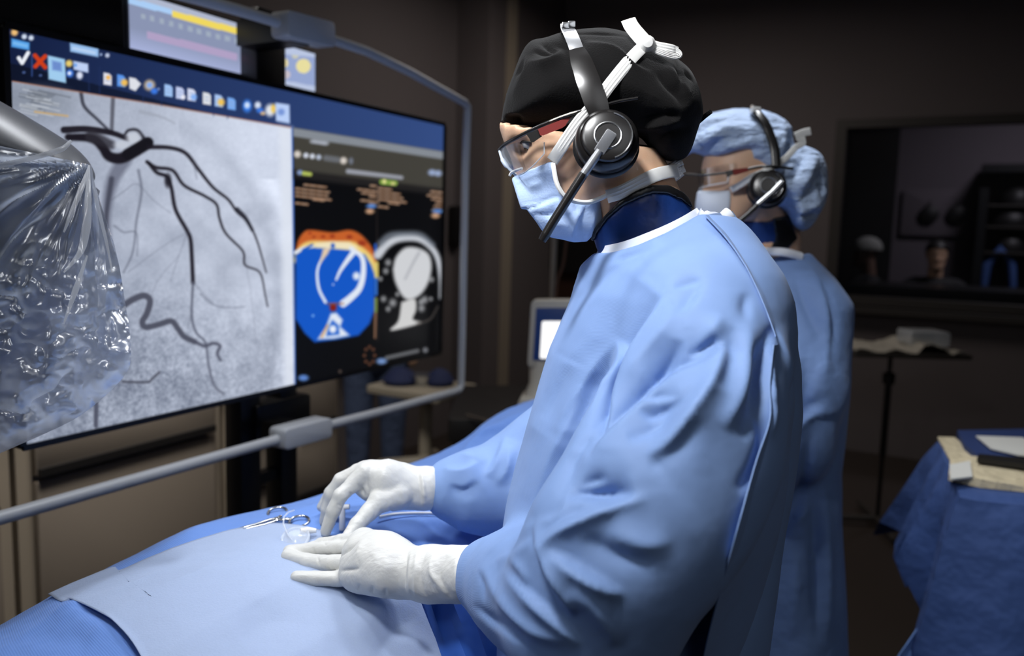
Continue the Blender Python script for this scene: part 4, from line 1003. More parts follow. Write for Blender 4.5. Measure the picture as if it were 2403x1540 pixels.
# guide wire and small round clear sheath under the fingers
M_clearp = mat('clear_soft_plastic', (.8, .86, .95), .12, alpha=.35)
dW = (drape_hit(690, 1278)-EYE) @ FWD
def op(x, y, h): q = drape_hit(x, y); return q+ZV*h
tag(MB().tube([P(690, 1198, dW+.03), P(676, 1203, dW+.02), P(666, 1214, dW+.01), P(665, 1230, dW), P(674, 1252, dW-.01), P(690, 1274, dW-.012)], .0013, 8).build('guide_wire', M_clearp), 'fine clear curved tube arching over the haemostat to the hands', 'tube')
sc_ = op(693, 1280, .006); mb = MB()
mb.torus(sc_+ZV*.004, unit(ZV*.85-FWD*.5), .018, .0022, 32, 8); mb.lathe(sc_, unit(ZV*.85-FWD*.5), [(0, 0), (.018, 0), (.018, .003), (.012, .008), (0, .010)], 28)
tag(mb.build('clear_disc', M_clearp), 'round clear plastic disc under the fingertips on the pale sheet', 'disc')
tag(MB().tube([op(705, 1273, .016), op(722, 1271, .016), op(742, 1272, .016)], [.004, .005, .003], 10).build('hub', M_white), 'small white hub at the fingertips beside the clear disc', 'hub')
cn = empty('connector', op(803, 1245, 0), 'small white T shaped connector standing between the two gloved hands', 'connector')
q = op(803, 1243, 0); mb = MB(); mb.tube([q, q+ZV*.033], .0045, 12); mb.build('stem', M_white, cn); mb = MB(); qq = q+ZV*.034; mb.tube([qq-RT*.0105, qq+RT*.0105], .0038, 12); mb.build('crossbar', M_white, cn)
mb = MB(); ct = [op(x, y, .008) for x, y in ((890, 1226), (930, 1219), (980, 1217), (1032, 1218), (1090, 1225))]; mb.tube(spline(ct, 20), .0026, 10)
tag(mb.build('catheter', M_white), 'thin white catheter lying on the blue drape behind the hands', 'tube')

# ================================================================ imaging head in a clear sterile cover (left edge)
M_hous = mat('grey_housing', sl((84, 86, 92)), .45, .15)
M_housw = mat('light_housing', sl((186, 186, 186)), .35)
M_cover = bpy.data.materials.new('clear_cover'); M_cover.use_nodes = True; nt = M_cover.node_tree; nt.nodes.clear()
o_ = nt.nodes.new('ShaderNodeOutputMaterial'); m1 = nt.nodes.new('ShaderNodeMixShader'); m2 = nt.nodes.new('ShaderNodeMixShader')
tr = nt.nodes.new('ShaderNodeBsdfTransparent'); gl = nt.nodes.new('ShaderNodeBsdfGlossy'); gl.inputs['Roughness'].default_value = .24; df = nt.nodes.new('ShaderNodeBsdfTranslucent'); df.inputs[0].default_value = (.8, .85, .95, 1)
tr.inputs[0].default_value = (.90, .92, .95, 1); gl.inputs[0].default_value = (1, 1, 1, 1)
tcn = nt.nodes.new('ShaderNodeTexCoord'); vo = nt.nodes.new('ShaderNodeTexVoronoi'); vo.inputs['Scale'].default_value = 14; vo.feature = 'F1'; vo.distance = 'MANHATTAN'
no = nt.nodes.new('ShaderNodeTexNoise'); no.inputs['Scale'].default_value = 9; bp = nt.nodes.new('ShaderNodeBump'); bp.inputs['Distance'].default_value = .012; bp.inputs['Strength'].default_value = .2; bq = nt.nodes.new('ShaderNodeBump'); bq.inputs['Distance'].default_value = .02
nt.links.new(tcn.outputs['Object'], vo.inputs['Vector']); nt.links.new(tcn.outputs['Object'], no.inputs['Vector'])
nt.links.new(vo.outputs['Distance'], bp.inputs['Height']); nt.links.new(no.outputs['Fac'], bq.inputs['Height']); nt.links.new(bp.outputs[0], bq.inputs['Normal'])
nt.links.new(bq.outputs[0], gl.inputs['Normal']); lw = nt.nodes.new('ShaderNodeLayerWeight'); lw.inputs['Blend'].default_value = .35; nt.links.new(bq.outputs[0], lw.inputs['Normal'])
mr = nt.nodes.new('ShaderNodeMapRange'); mr.inputs[3].default_value = .10; mr.inputs[4].default_value = .55; nt.links.new(lw.outputs['Facing'], mr.inputs[0])
m1.inputs[0].default_value = .45; nt.links.new(tr.outputs[0], m1.inputs[1]); nt.links.new(df.outputs[0], m1.inputs[2])
nt.links.new(mr.outputs[0], m2.inputs[0]); nt.links.new(m1.outputs[0], m2.inputs[1]); nt.links.new(gl.outputs[0], m2.inputs[2]); nt.links.new(m2.outputs[0], o_.inputs[0])
dI = 1.10
im = empty('imaging_head', P(20, 700, dI+.05), 'grey rounded imaging head wrapped in a clear crinkled plastic cover at the left edge', 'equipment')
h1 = inflate([(-260, 140), (-60, 205), (0, 236), (80, 282), (160, 332), (205, 372), (226, 415), (205, 436), (120, 436), (0, 436), (-260, 436)], dI, .085, .07)
soft('housing', h1, P(-330, 480, dI+.16), P(260, 100, dI-.1)*[1, 1, 1], .005, M_hous, im, 4) if False else None
def bb(x0, x1, y0, y1, d0, d1):
    c = np.array([P(x, y, d) for x in (x0, x1) for y in (y0, y1) for d in (d0, d1)]); return c.min(0), c.max(0)
lo, hi = bb(-300, 250, 100, 470, dI-.11, dI+.11); soft('housing', h1, lo, hi, .005, M_hous, im, 5)
h2 = inflate([(-260, 430), (205, 430), (208, 500), (205, 600), (-260, 600)], dI+.01, .055, .03); lo, hi = bb(-300, 240, 400, 640, dI-.11, dI+.11); soft('lower_housing', h2, lo, hi, .006, mat('dark_housing', sl((92, 94, 102)), .3, .3), im, 4)
h3 = inflate([(-260, 596), (60, 598), (150, 600), (186, 625), (186, 700), (150, 726), (-260, 726)], dI-.01, .06, .03); lo, hi = bb(-300, 240, 560, 760, dI-.11, dI+.11); soft('collimator', h3, lo, hi, .005, M_housw, im, 4)
h4 = inflate([(-260, 720), (60, 726), (120, 760), (100, 900), (-260, 960)], dI+.02, .05, .03); lo, hi = bb(-300, 200, 690, 990, dI-.11, dI+.11); soft('lower_arm', h4, lo, hi, .006, mat('mid_grey_housing', sl((104, 108, 118)), .35, .2), im, 4)
mb = MB(); mb.tube([P(-240, 330, dI), P(-300, 200, dI+.02), P(-300, 200, dI+.02)*[1, 1, 0]+ZV*3.5], [.05, .05, .05], 16); mb.build('support_arm', M_hous, im)
# cover: outer silhouette from the tip down
Lb = spline([(-60, 330), (-60, 480), (-60, 640), (-60, 800), (-60, 960), (-60, 1090)], 110)
Rb = spline([(207, 386), (243, 500), (272, 590), (292, 700), (306, 800), (300, 868), (245, 930), (180, 980), (110, 1015), (40, 1046), (-10, 1068)], 110)
nr = 200; nc = 150; yy_ = np.linspace(0, 1, nr)[:, None]*np.ones((1, nc)); uu_ = np.ones((nr, 1))*np.linspace(0, 1, nc)[None]
LX = np.interp(yy_, np.linspace(0, 1, len(Lb)), Lb[:, 0]); LY = np.interp(yy_, np.linspace(0, 1, len(Lb)), Lb[:, 1]); RX = np.interp(yy_, np.linspace(0, 1, len(Rb)), Rb[:, 0]); RY = np.interp(yy_, np.linspace(0, 1, len(Rb)), Rb[:, 1])
GX = LX+(RX-LX)*uu_; GY = LY+(RY-LY)*uu_
an_ = np.arctan2(GY-380, GX-215); rd_ = np.hypot(GY-380, GX-215)     # the film fans out from its tip
def nz(a, b2, s): return wob(np.stack([a.ravel(), b2.ravel(), a.ravel()*0+s*1.7], 1), 1.0, s).reshape(GX.shape)
low = np.clip((GY-560)/120, 0, 1)
DZ = -.012*np.abs(nz(an_*9, rd_*.006, 1))-.004*np.abs(nz(an_*14, rd_*.008, 2))-.022*np.abs(nz(GX*.013, GY*.020, 3))*low-.010*np.abs(nz(GX*.03+GY*.02, GY*.034-GX*.014, 4))*low
DD = dI-.098+.05*uu_**3+DZ
G = np.array([[P(GX[j, i], GY[j, i], DD[j, i]) for i in range(nc)] for j in range(nr)])
MB().sheet(G, .0008).build('clear_cover', M_cover, im, True)
M_fold = mat('cover_fold', (.85, .88, .93), .14, alpha=.45)
for pl, w in (([(210, 388, .995), (192, 440, .985), (168, 500, .98), (150, 545, .98)], [.001, .0035, .003, .001]), ([(209, 388, .99), (207, 460, .98), (204, 530, .98), (190, 590, .98), (150, 640, .975)], [.001, .004, .005, .004, .001]), ([(212, 388, .99), (224, 460, 1.0), (248, 560, 1.01), (264, 640, 1.01)], [.001, .0025, .002, .0008]),
              ([(168, 330, .99), (140, 352, .985), (60, 375, .985), (-40, 398, .985)], [.002, .0035, .003, .0035]), ([(205, 600, .98), (178, 680, .975), (150, 760, .97)], [.001, .004, .001])):
    ribbon(pl, w, 'cover_crease', M_fold, im, .0008, 0, 20)
# ================================================================ people
M_skin = mat('skin', sl((216, 176, 146)), .5, sub=.12, var=(60, .05), bump=[('noise', 260, .00025, (1, 1, 1))])
M_gown = mat('blue_gown', sl((118, 147, 196)), .7, sheen=.06, bump=[('wave', 330, .00006, (1, 1, 1)), ('noise', 14, .003, (1, 1, 1))])
M_gown2 = mat('blue_gown_far', sl((114, 144, 196)), .72, sheen=.1, bump=[('noise', 12, .012, (1, 1, 1))])
M_bind = mat('white_binding', sl((226, 230, 238)), .7)
M_navy2 = mat('navy_collar', sl((20, 50, 108)), .42, bump=[('noise', 30, .003, (1, 1, 1))])
M_glove = mat('white_glove', sl((206, 206, 203)), .45, bump=[('noise', 60, .0015, (1, 3, 1))])
M_cap = mat('black_cap_cloth', (.0042, .004, .0042), .9, spec=.10, sheen=.05, bump=[('noise', 500, .0006, (1, 1, 1))])
M_mask = mat('blue_mask', sl((176, 200, 238)), .75, sheen=.1, bump=[('noise', 400, .0004, (1, 1, 1))])
M_maskw = mat('white_tie', sl((214, 214, 212)), .75)
M_hair = mat('dark_hair', (.01, .008, .007), .5)
M_red = mat('red_plastic', sl((112, 18, 10)), .5)
M_lens = bpy.data.materials.new('clear_lens'); M_lens.use_nodes = True; nt = M_lens.node_tree; nt.nodes.clear()
o_ = nt.nodes.new('ShaderNodeOutputMaterial'); m1 = nt.nodes.new('ShaderNodeMixShader'); tr = nt.nodes.new('ShaderNodeBsdfTransparent'); gl = nt.nodes.new('ShaderNodeBsdfGlossy'); gl.inputs['Roughness'].default_value = .05
tr.inputs[0].default_value = (.97, .98, .99, 1); lw = nt.nodes.new('ShaderNodeLayerWeight'); lw.inputs['Blend'].default_value = .3; mr = nt.nodes.new('ShaderNodeMapRange'); mr.inputs[3].default_value = .05; mr.inputs[4].default_value = .35
nt.links.new(lw.outputs['Fresnel'], mr.inputs[0]); nt.links.new(mr.outputs[0], m1.inputs[0]); nt.links.new(tr.outputs[0], m1.inputs[1]); nt.links.new(gl.outputs[0], m1.inputs[2]); nt.links.new(m1.outputs[0], o_.inputs[0])
M_eye = mat('eye_white', (.6, .58, .56), .2); M_iris = mat('iris', (.02, .012, .008), .15)
M_scrub = mat('blue_scrubs', sl((74, 88, 118)), .8, bump=[('noise', 12, .02, (1, 1, 1))])
M_shoe = mat('shoe', (.03, .03, .035), .5)

class Head:
    def __init__(s, o, fwd, up, k=1.0):
        s.o = np.array(o, float); s.f = unit(fwd); s.u = unit(np.array(up)-s.f*(np.array(up) @ s.f)); s.l = np.cross(s.u, s.f); s.k = k
    def p(s, x, y, z): return s.o+s.k*(s.f*x+s.l*y+s.u*z)
    def ax(s): return (s.f, s.l, s.u)
    def e(s, c, r, tilt=0):
        a = math.radians(tilt); f2 = s.f*math.cos(a)+s.u*math.sin(a); u2 = s.u*math.cos(a)-s.f*math.sin(a)
        return ell(s.p(*c), (f2, s.l, u2), np.array(r)*s.k)
    def c(s, a, ra, b, rb): return cone(s.p(*a), ra*s.k, s.p(*b), rb*s.k)
    def field(s, off=0.0, face=True):
        k = s.k
        base = union([s.e((-.005, 0, .048), (.098, .076, .082)), s.e((.045, 0, .010), (.055, .062, .075)), s.e((.050, 0, -.045), (.042, .050, .060)),
                      s.c((.020, .045, -.045), .020, (.070, .020, -.088), .018), s.c((.020, -.045, -.045), .020, (.070, -.020, -.088), .018), s.c((.078, .012, -.092), .016, (.078, -.012, -.092), .016)], .03*k)
        if not face: return (lambda q: base(q)-off)
        det = union([s.c((.086, 0, .022), .0085, (.106, 0, -.022), .009), s.c((.106, 0, -.026), .010, (.100, 0, -.030), .012), s.c((.096, .014, -.030), .008, (.096, -.014, -.030), .008),
                     s.c((.082, .034, .034), .007, (.089, .014, .030), .007), s.c((.082, -.034, .034), .007, (.089, -.014, .030), .007),
                     s.c((.088, .018, -.062), .008, (.088, -.018, -.062), .008), s.c((.086, .016, -.073), .008, (.086, -.016, -.073), .008),
                     s.e((.060, .043, -.016), (.022, .018, .015)), s.e((.060, -.043, -.016), (.022, .018, .015))], .008*k)
        eyes = union([s.c((.096, .030, .012), .0115, (.084, .056, .010), .008), s.c((.096, -.030, .012), .0115, (.084, -.056, .010), .008)])
        lids = union([s.e((.0690, .034, .012), (.0140, .0155, .0125)), s.e((.0690, -.034, .012), (.0140, .0155, .0125))])
        ears = union([s.e((-.008, .077, .0), (.017, .006, .030)), s.e((-.008, -.077, .0), (.017, .006, .030))])
        def f(q):
            d = smin(base(q), det(q), .012*k); d = -smin(-d, eyes(q), .008*k); d = smin(d, lids(q), .003*k); d = smin(d, ears(q), .006*k); return d-off
        def g(q):
            far = np.linalg.norm(q-s.p(.02, 0, 0), axis=1)-.17*k; out = far+.03; m = far < .02
            if m.any(): out[m] = f(q[m])
            return out
        return g
    def lo_hi(s, r=.17): return s.p(0, 0, 0)-r*s.k, s.p(0, 0, 0)+r*s.k

def hand_union(parts): return union(parts, .006)

# ------------------------------------------------------------ first surgeon
cf = unit(-RT*.891-UP*.454); cu_ = unit(UP*.891-RT*.454)
H1 = Head(P(1374, 307, .965), cf, cu_, .93)
sg = empty('person', [P(1570, 900, .98)[0], P(1570, 900, .98)[1], 0], 'surgeon in black cap, mask, headset and blue gown bending over the draped patient', 'person')
# hand joints in picture positions with depth taken from the drape they touch
def dd(x, y, up=0.0): return (drape_hit(x, y)-EYE) @ FWD-up
def jx(x, y, d, r): return (P(x, y, d), r)
base_d = (drape_hit(790, 1400)-EYE) @ FWD
Lw = [(955, 1345, 1.0), ]
dI_, dM_, dR_, dP_ = 1.075, 1.055, 1.035, 1.005
nearhand = [
    # palm
    cone(P(948, 1344, .975), .029, P(900, 1318, .985), .033), cone(P(900, 1318, .985), .033, P(850, 1300, 1.0), .026), cone(P(905, 1345, .965), .027, P(835, 1345, .985), .021),
    cone(P(890, 1300, 1.0), .026, P(858, 1272, 1.02), .017), cone(P(930, 1330, .975), .030, P(870, 1330, .985), .028),
    cone(P(850, 1275, 1.02), .0125, P(842, 1355, .985), .0125)]
def onsheet(x, y, d, r): return (x, y, min(d, dd(x, y)-r-.008), r)
def finger(pts): return union([cone(P(*pts[i][:3]), pts[i][3], P(*pts[i+1][:3]), pts[i+1][3]) for i in range(len(pts)-1)], .003)
nf = [finger([onsheet(*q_) for q_ in L_]) for L_ in ([(868, 1268, 1.022, .0125), (800, 1272, 1.045, .0098), (760, 1278, 1.06, .0090), (728, 1286, 1.07, .0078)],
      [(850, 1288, 1.015, .0118), (790, 1287, 1.035, .0098), (730, 1290, 1.048, .0093), (678, 1294, 1.058, .0080)],
      [(840, 1320, 1.0, .0118), (780, 1322, 1.012, .0102), (722, 1318, 1.026, .0098), (674, 1304, 1.038, .0083)],
      [(835, 1352, .985, .0112), (790, 1359, .993, .0096), (740, 1358, 1.0, .0090), (696, 1354, 1.008, .0076)],
      [(905, 1290, 1.02, .015), (850, 1278, 1.06, .0115), (800, 1276, 1.085, .0095), (752, 1276, 1.095, .0082)])]
ncuff = [cone(P(952, 1344, .972), .0305, P(1010, 1347, .955), .0335), cone(P(1010, 1347, .955), .0335, P(1118, 1349, .925), .0335)]
near_f = union([union(nearhand, .014)]+nf, .0018)
fd = 1.13
farhand = [cone(P(985, 1147, 1.14), .029, P(930, 1140, 1.135), .031), cone(P(930, 1140, 1.135), .031, P(880, 1125, 1.135), .026), cone(P(905, 1150, 1.125), .026, P(872, 1148, 1.125), .017),
           cone(P(860, 1106, 1.14), .013, P(850, 1135, 1.13), .013), cone(P(868, 1110, 1.12), .0155, P(900, 1118, 1.12), .024), cone(P(840, 1110, 1.165), .014, P(905, 1120, 1.16), .026)]
ff = [finger([(858, 1108, 1.115, .0135), (828, 1137, 1.11, .0112), (799, 1163, 1.10, .0102), (782, 1200, 1.10, .0096), (765, 1246, 1.105, .0080)]),
      finger([(852, 1104, 1.14, .0130), (800, 1128, 1.14, .0110), (779, 1160, 1.14, .0102), (769, 1195, 1.145, .0092), (762, 1225, 1.15, .0078)]),
      finger([(850, 1108, 1.165, .0125), (798, 1130, 1.17, .0105), (776, 1158, 1.17, .0098), (768, 1180, 1.175, .0085)]),
      finger([(855, 1112, 1.185, .012), (800, 1135, 1.195, .0098), (772, 1165, 1.195, .0090), (755, 1190, 1.195, .0075)]),
      finger([(935, 1160, 1.115, .021), (890, 1178, 1.10, .016), (868, 1200, 1.09, .0125), (838, 1232, 1.075, .0105), (815, 1262, 1.06, .0085)])]
far_f = union([union(farhand, .014)]+ff, .0035)
fcuff = [cone(P(975, 1147, 1.14), .0295, P(1000, 1146, 1.14), .0305), cone(P(1000, 1146, 1.14), .030, P(1036, 1144, 1.145), .0285)]
def wrinkle_glove(strokes):
    def post(V, Q):
        V = folds(V, Q, strokes); N = vnormals(V, Q); return V+N*(.00035*wob(V, 240, 4))[:, None]
    return post
gl_n = [('v', [(958, 1290), (950, 1345), (950, 1400)], 5, 1.6), ('r', [(966, 1288), (960, 1345), (962, 1404)], 5, 1.4), ('r', [(978, 1290), (972, 1350), (975, 1406)], 4, 1.0), ('v', [(1000, 1288), (985, 1350), (1000, 1400)], 9, 1.6),
        ('r', [(1020, 1290), (1010, 1340), (1050, 1400)], 9, 1.8), ('v', [(1050, 1300), (1030, 1350), (1060, 1405)], 9, 1.8), ('r', [(1070, 1300), (1070, 1360), (1090, 1400)], 9, 1.4),
        ('v', [(845, 1270), (800, 1305), (793, 1310)], 4, 2.0), ('v', [(845, 1335), (796, 1341)], 5, 2.2), ('r', [(858, 1262), (842, 1290), (838, 1330)], 12, 1.6), ('v', [(838, 1300), (845, 1340)], 6, .8),
        ('v', [(843, 1370), (840, 1388)], 3, 1.2), ('v', [(875, 1375), (873, 1395)], 3, 1.2), ('v', [(905, 1380), (904, 1402)], 3, 1.2), ('v', [(735, 1284), (737, 1300)], 3, .6), ('v', [(745, 1305), (750, 1330)], 3, .8), ('v', [(760, 1270), (765, 1282)], 3, .6)]
gl_f = [('v', [(978, 1100), (985, 1140), (990, 1190)], 4, 1.8), ('r', [(986, 1098), (994, 1140), (998, 1188)], 4, 1.6), ('v', [(1020, 1100), (1026, 1145), (1018, 1188)], 7, 1.2),
        ('v', [(838, 1135), (850, 1150), (855, 1168)], 4, 1.8), ('v', [(818, 1155), (828, 1165), (828, 1172)], 3, 1.6), ('v', [(790, 1183), (802, 1190)], 3, 1.4), ('v', [(787, 1190), (800, 1198)], 2.5, 1.0), ('v', [(860, 1120), (862, 1150)], 7, 1.2),
        ('v', [(915, 1190), (918, 1215)], 3, 1.2), ('v', [(895, 1195), (900, 1220)], 3, 1.0), ('v', [(860, 1232), (866, 1240)], 3, 1.0)]
# body: one continuous figure below the clothes
sh_n, sh_f = P(1640, 745, .84), P(1560, 735, 1.15)
neck = [(H1.p(-.010, 0, -.03), .050), (P(1462, 430, .97), .050), (P(1505, 520, .975), .050), (P(1555, 640, .985), .055)]
body_parts = [H1.field(), chain(neck, .03),
    union([cone(P(1590, 730, .90), .06, P(1590, 730, 1.07), .06), cone(P(1570, 720, .985), .08, P(1530, 1150, .985), .11), cone(P(1530, 1150, .93), .10, P(1530, 1150, 1.04), .10)], .05),
    chain([(sh_n, .052), (P(1560, 1120, .80), .045), (P(1420, 1400, .80), .042), (P(1150, 1352, .925), .030), (P(950, 1344, .975), .024), (P(880, 1320, .995), .022)], .01),
    chain([(sh_f, .052), (P(1420, 950, 1.19), .045), (P(1265, 1130, 1.19), .040), (P(1050, 1145, 1.145), .026), (P(985, 1147, 1.14), .024), (P(900, 1135, 1.138), .020)], .01)]
hipx, hipy = P(1530, 1150, .985)[:2]
for sy_ in (-.09, .09):
    body_parts.append(chain([(np.array([hipx, hipy+sy_, .95]), .085), (np.array([hipx-.02, hipy+sy_, .52]), .058), (np.array([hipx+.01, hipy+sy_, .10]), .04), (np.array([hipx-.10, hipy+sy_, .05]), .035)], .01))
bf0 = union(body_parts, .012)
def capline(q):
    x, y, d = proj(q); return (y < 287+.16*(x-1174)) & (np.abs(d-.97) < .2) & (x > 1100) & (x < 1750)
def bf(q):
    d = bf0(q); m = capline(q)
    if m.any(): d[m] = np.maximum(d[m], capf(q[m])+.013)
    return d
capo = [(1174, 288), (1184, 235), (1202, 180), (1224, 122), (1246, 94), (1275, 88), (1320, 74), (1380, 66), (1440, 68), (1500, 86), (1570, 124), (1618, 160), (1642, 210), (1652, 262), (1640, 300), (1612, 368), (1560, 378), (1520, 345), (1490, 320), (1400, 322), (1323, 314), (1235, 299)]
capf = inflate(capo, .970, .088, .075)
allp = np.array([H1.p(.1, 0, .16), P(1700, 700, .7), P(840, 1300, 1.3), P(1560, 735, 1.3), [hipx, hipy, 0], [hipx+.15, hipy, 0], [hipx-.2, hipy, 0]])
lo = allp.min(0)-.05; hi = allp.max(0)+.06; hi[2] = H1.p(0, 0, .15)[2]+.03; hi[0] = max(hi[0], H1.p(-.12, 0, 0)[0]+.02)
soft('body', bf, lo, hi, .0042, M_skin, sg, 1)
for sgn in (1, -1):
    eb = H1.p(.0738, .0345*sgn, .012); gaze = unit(H1.f*.8-H1.u*.55)
    o = MB().lathe(eb-H1.f*.0, H1.f, [(.0118*math.cos(a), .0118*math.sin(a)) for a in np.linspace(-1.57, 1.57, 14)], 24).build('eye', M_eye, sg)
    ec = eb+gaze*.0098; MB().lathe(ec, gaze, [(0, 0), (.0055, 0), (.005, .0016), (0, .0026)], 18).build('iris', M_iris, o)
    # upper and lower lash lines, brow
    mb = MB(); mb.tube([H1.p(xx_, sgn*yy_, zz_) for xx_, yy_, zz_ in ((.0845, .024, .016), (.0862, .031, .0190), (.0850, .038, .0180), (.0815, .045, .0145), (.0765, .051, .009))], .0013, 6); mb.build('eyelash', M_hair, sg)
    mb = MB(); mb.tube([H1.p(.0945-abs(yy_-.012)*.38, sgn*yy_, .036+zz_) for yy_, zz_ in ((.012, -.003), (.024, .001), (.036, .001), (.046, -.004))], [.0016, .0026, .0024, .001], 6); mb.build('eyebrow', M_hair, sg)

# gown ------------------------------------------------------------------
def rows_from(rows, dc, b_ax_scale=1.0):
    out = []
    for y, L_, R_, b in rows:
        A = P(L_, y, dc); B = P(R_, y, dc); c = (A+B)/2; w = np.linalg.norm(B-A)/2
        out.append((c[2], c[0], c[1], w, b))
    return out
def column2(rows, nx, dx_):
    R = np.array(sorted(rows)); nx = unit(nx)[:2]; dx_ = unit(dx_)[:2]
    def f(q):
        z = q[:, 2]; c = np.c_[np.interp(z, R[:, 0], R[:, 1]), np.interp(z, R[:, 0], R[:, 2])]; a = np.interp(z, R[:, 0], R[:, 3]); b = np.interp(z, R[:, 0], R[:, 4])
        v = q[:, :2]-c; n, d = v @ nx, v @ dx_; k = (np.abs(n/a)**2.2+np.abs(d/b)**2.2)**(1/2.2)
        return np.maximum((k-1)*np.minimum(a, b), np.maximum(R[0, 0]-z, z-R[-1, 0]))
    return f
dT = .985
tr_rows = rows_from([(490, 1480, 1640, .06), (540, 1432, 1668, .085), (580, 1405, 1715, .12), (620, 1388, 1760, .155), (680, 1352, 1805, .185), (740, 1330, 1828, .195), (830, 1290, 1846, .19), (930, 1262, 1856, .18), (1030, 1235, 1850, .175), (1110, 1212, 1840, .175), (1210, 1188, 1825, .18), (1300, 1176, 1808, .19), (1400, 1166, 1785, .2), (1540, 1158, 1750, .21), (1900, 1150, 1730, .23), (2300, 1140, 1740, .25)], dT)
Zc = unit(P(1201, 741, 2)-P(1201, 741, 1))
tors = column2(tr_rows, RT*[1, 1, 0], [0, 1, 0])
sleeve_n = chain([(P(1655, 748, .845), .076), (P(1640, 880, .81), .082), (P(1600, 1050, .775), .088), (P(1530, 1180, .75), .087), (P(1445, 1310, .745), .083), (P(1385, 1440, .765), .082), (P(1262, 1388, .85), .064), (P(1185, 1365, .905), .048), (P(1140, 1352, .922), .036)], .035)
sleeve_f = chain([(P(1560, 735, 1.12), .078), (P(1420, 950, 1.18), .08), (P(1262, 1120, 1.19), .085), (P(1150, 1150, 1.175), .062), (P(1085, 1148, 1.155), .050), (P(1052, 1146, 1.15), .037)], .035)
yoke = chain([(P(1500, 600, .99), .06), (P(1640, 640, .90), .07), (P(1690, 700, .86), .07)], .03)
neckcut = [(1395, 592), (1440, 590), (1500, 572), (1560, 545), (1605, 520), (1642, 497), (1700, 500), (1900, 520), (2500, 900), (2500, 3300), (0, 3300), (0, 900), (900, 900), (1300, 680)]
def ncut(q):
    x, y, d = proj(q); return poly_sd(np.array(neckcut, float), x, y)*d/F
g0 = union([smin_pair for smin_pair in [tors, yoke]], .05)
def gown_f(q): return np.maximum(smin(smin(g0(q), sleeve_n(q), .028), sleeve_f(q), .03), ncut(q))
_c5 = lambda L: [(1040+u/1.452, 480+v/1.452) for u, v in L]
_c6 = lambda L: [(1040+u*.3579, 480+v*.3579) for u, v in L]
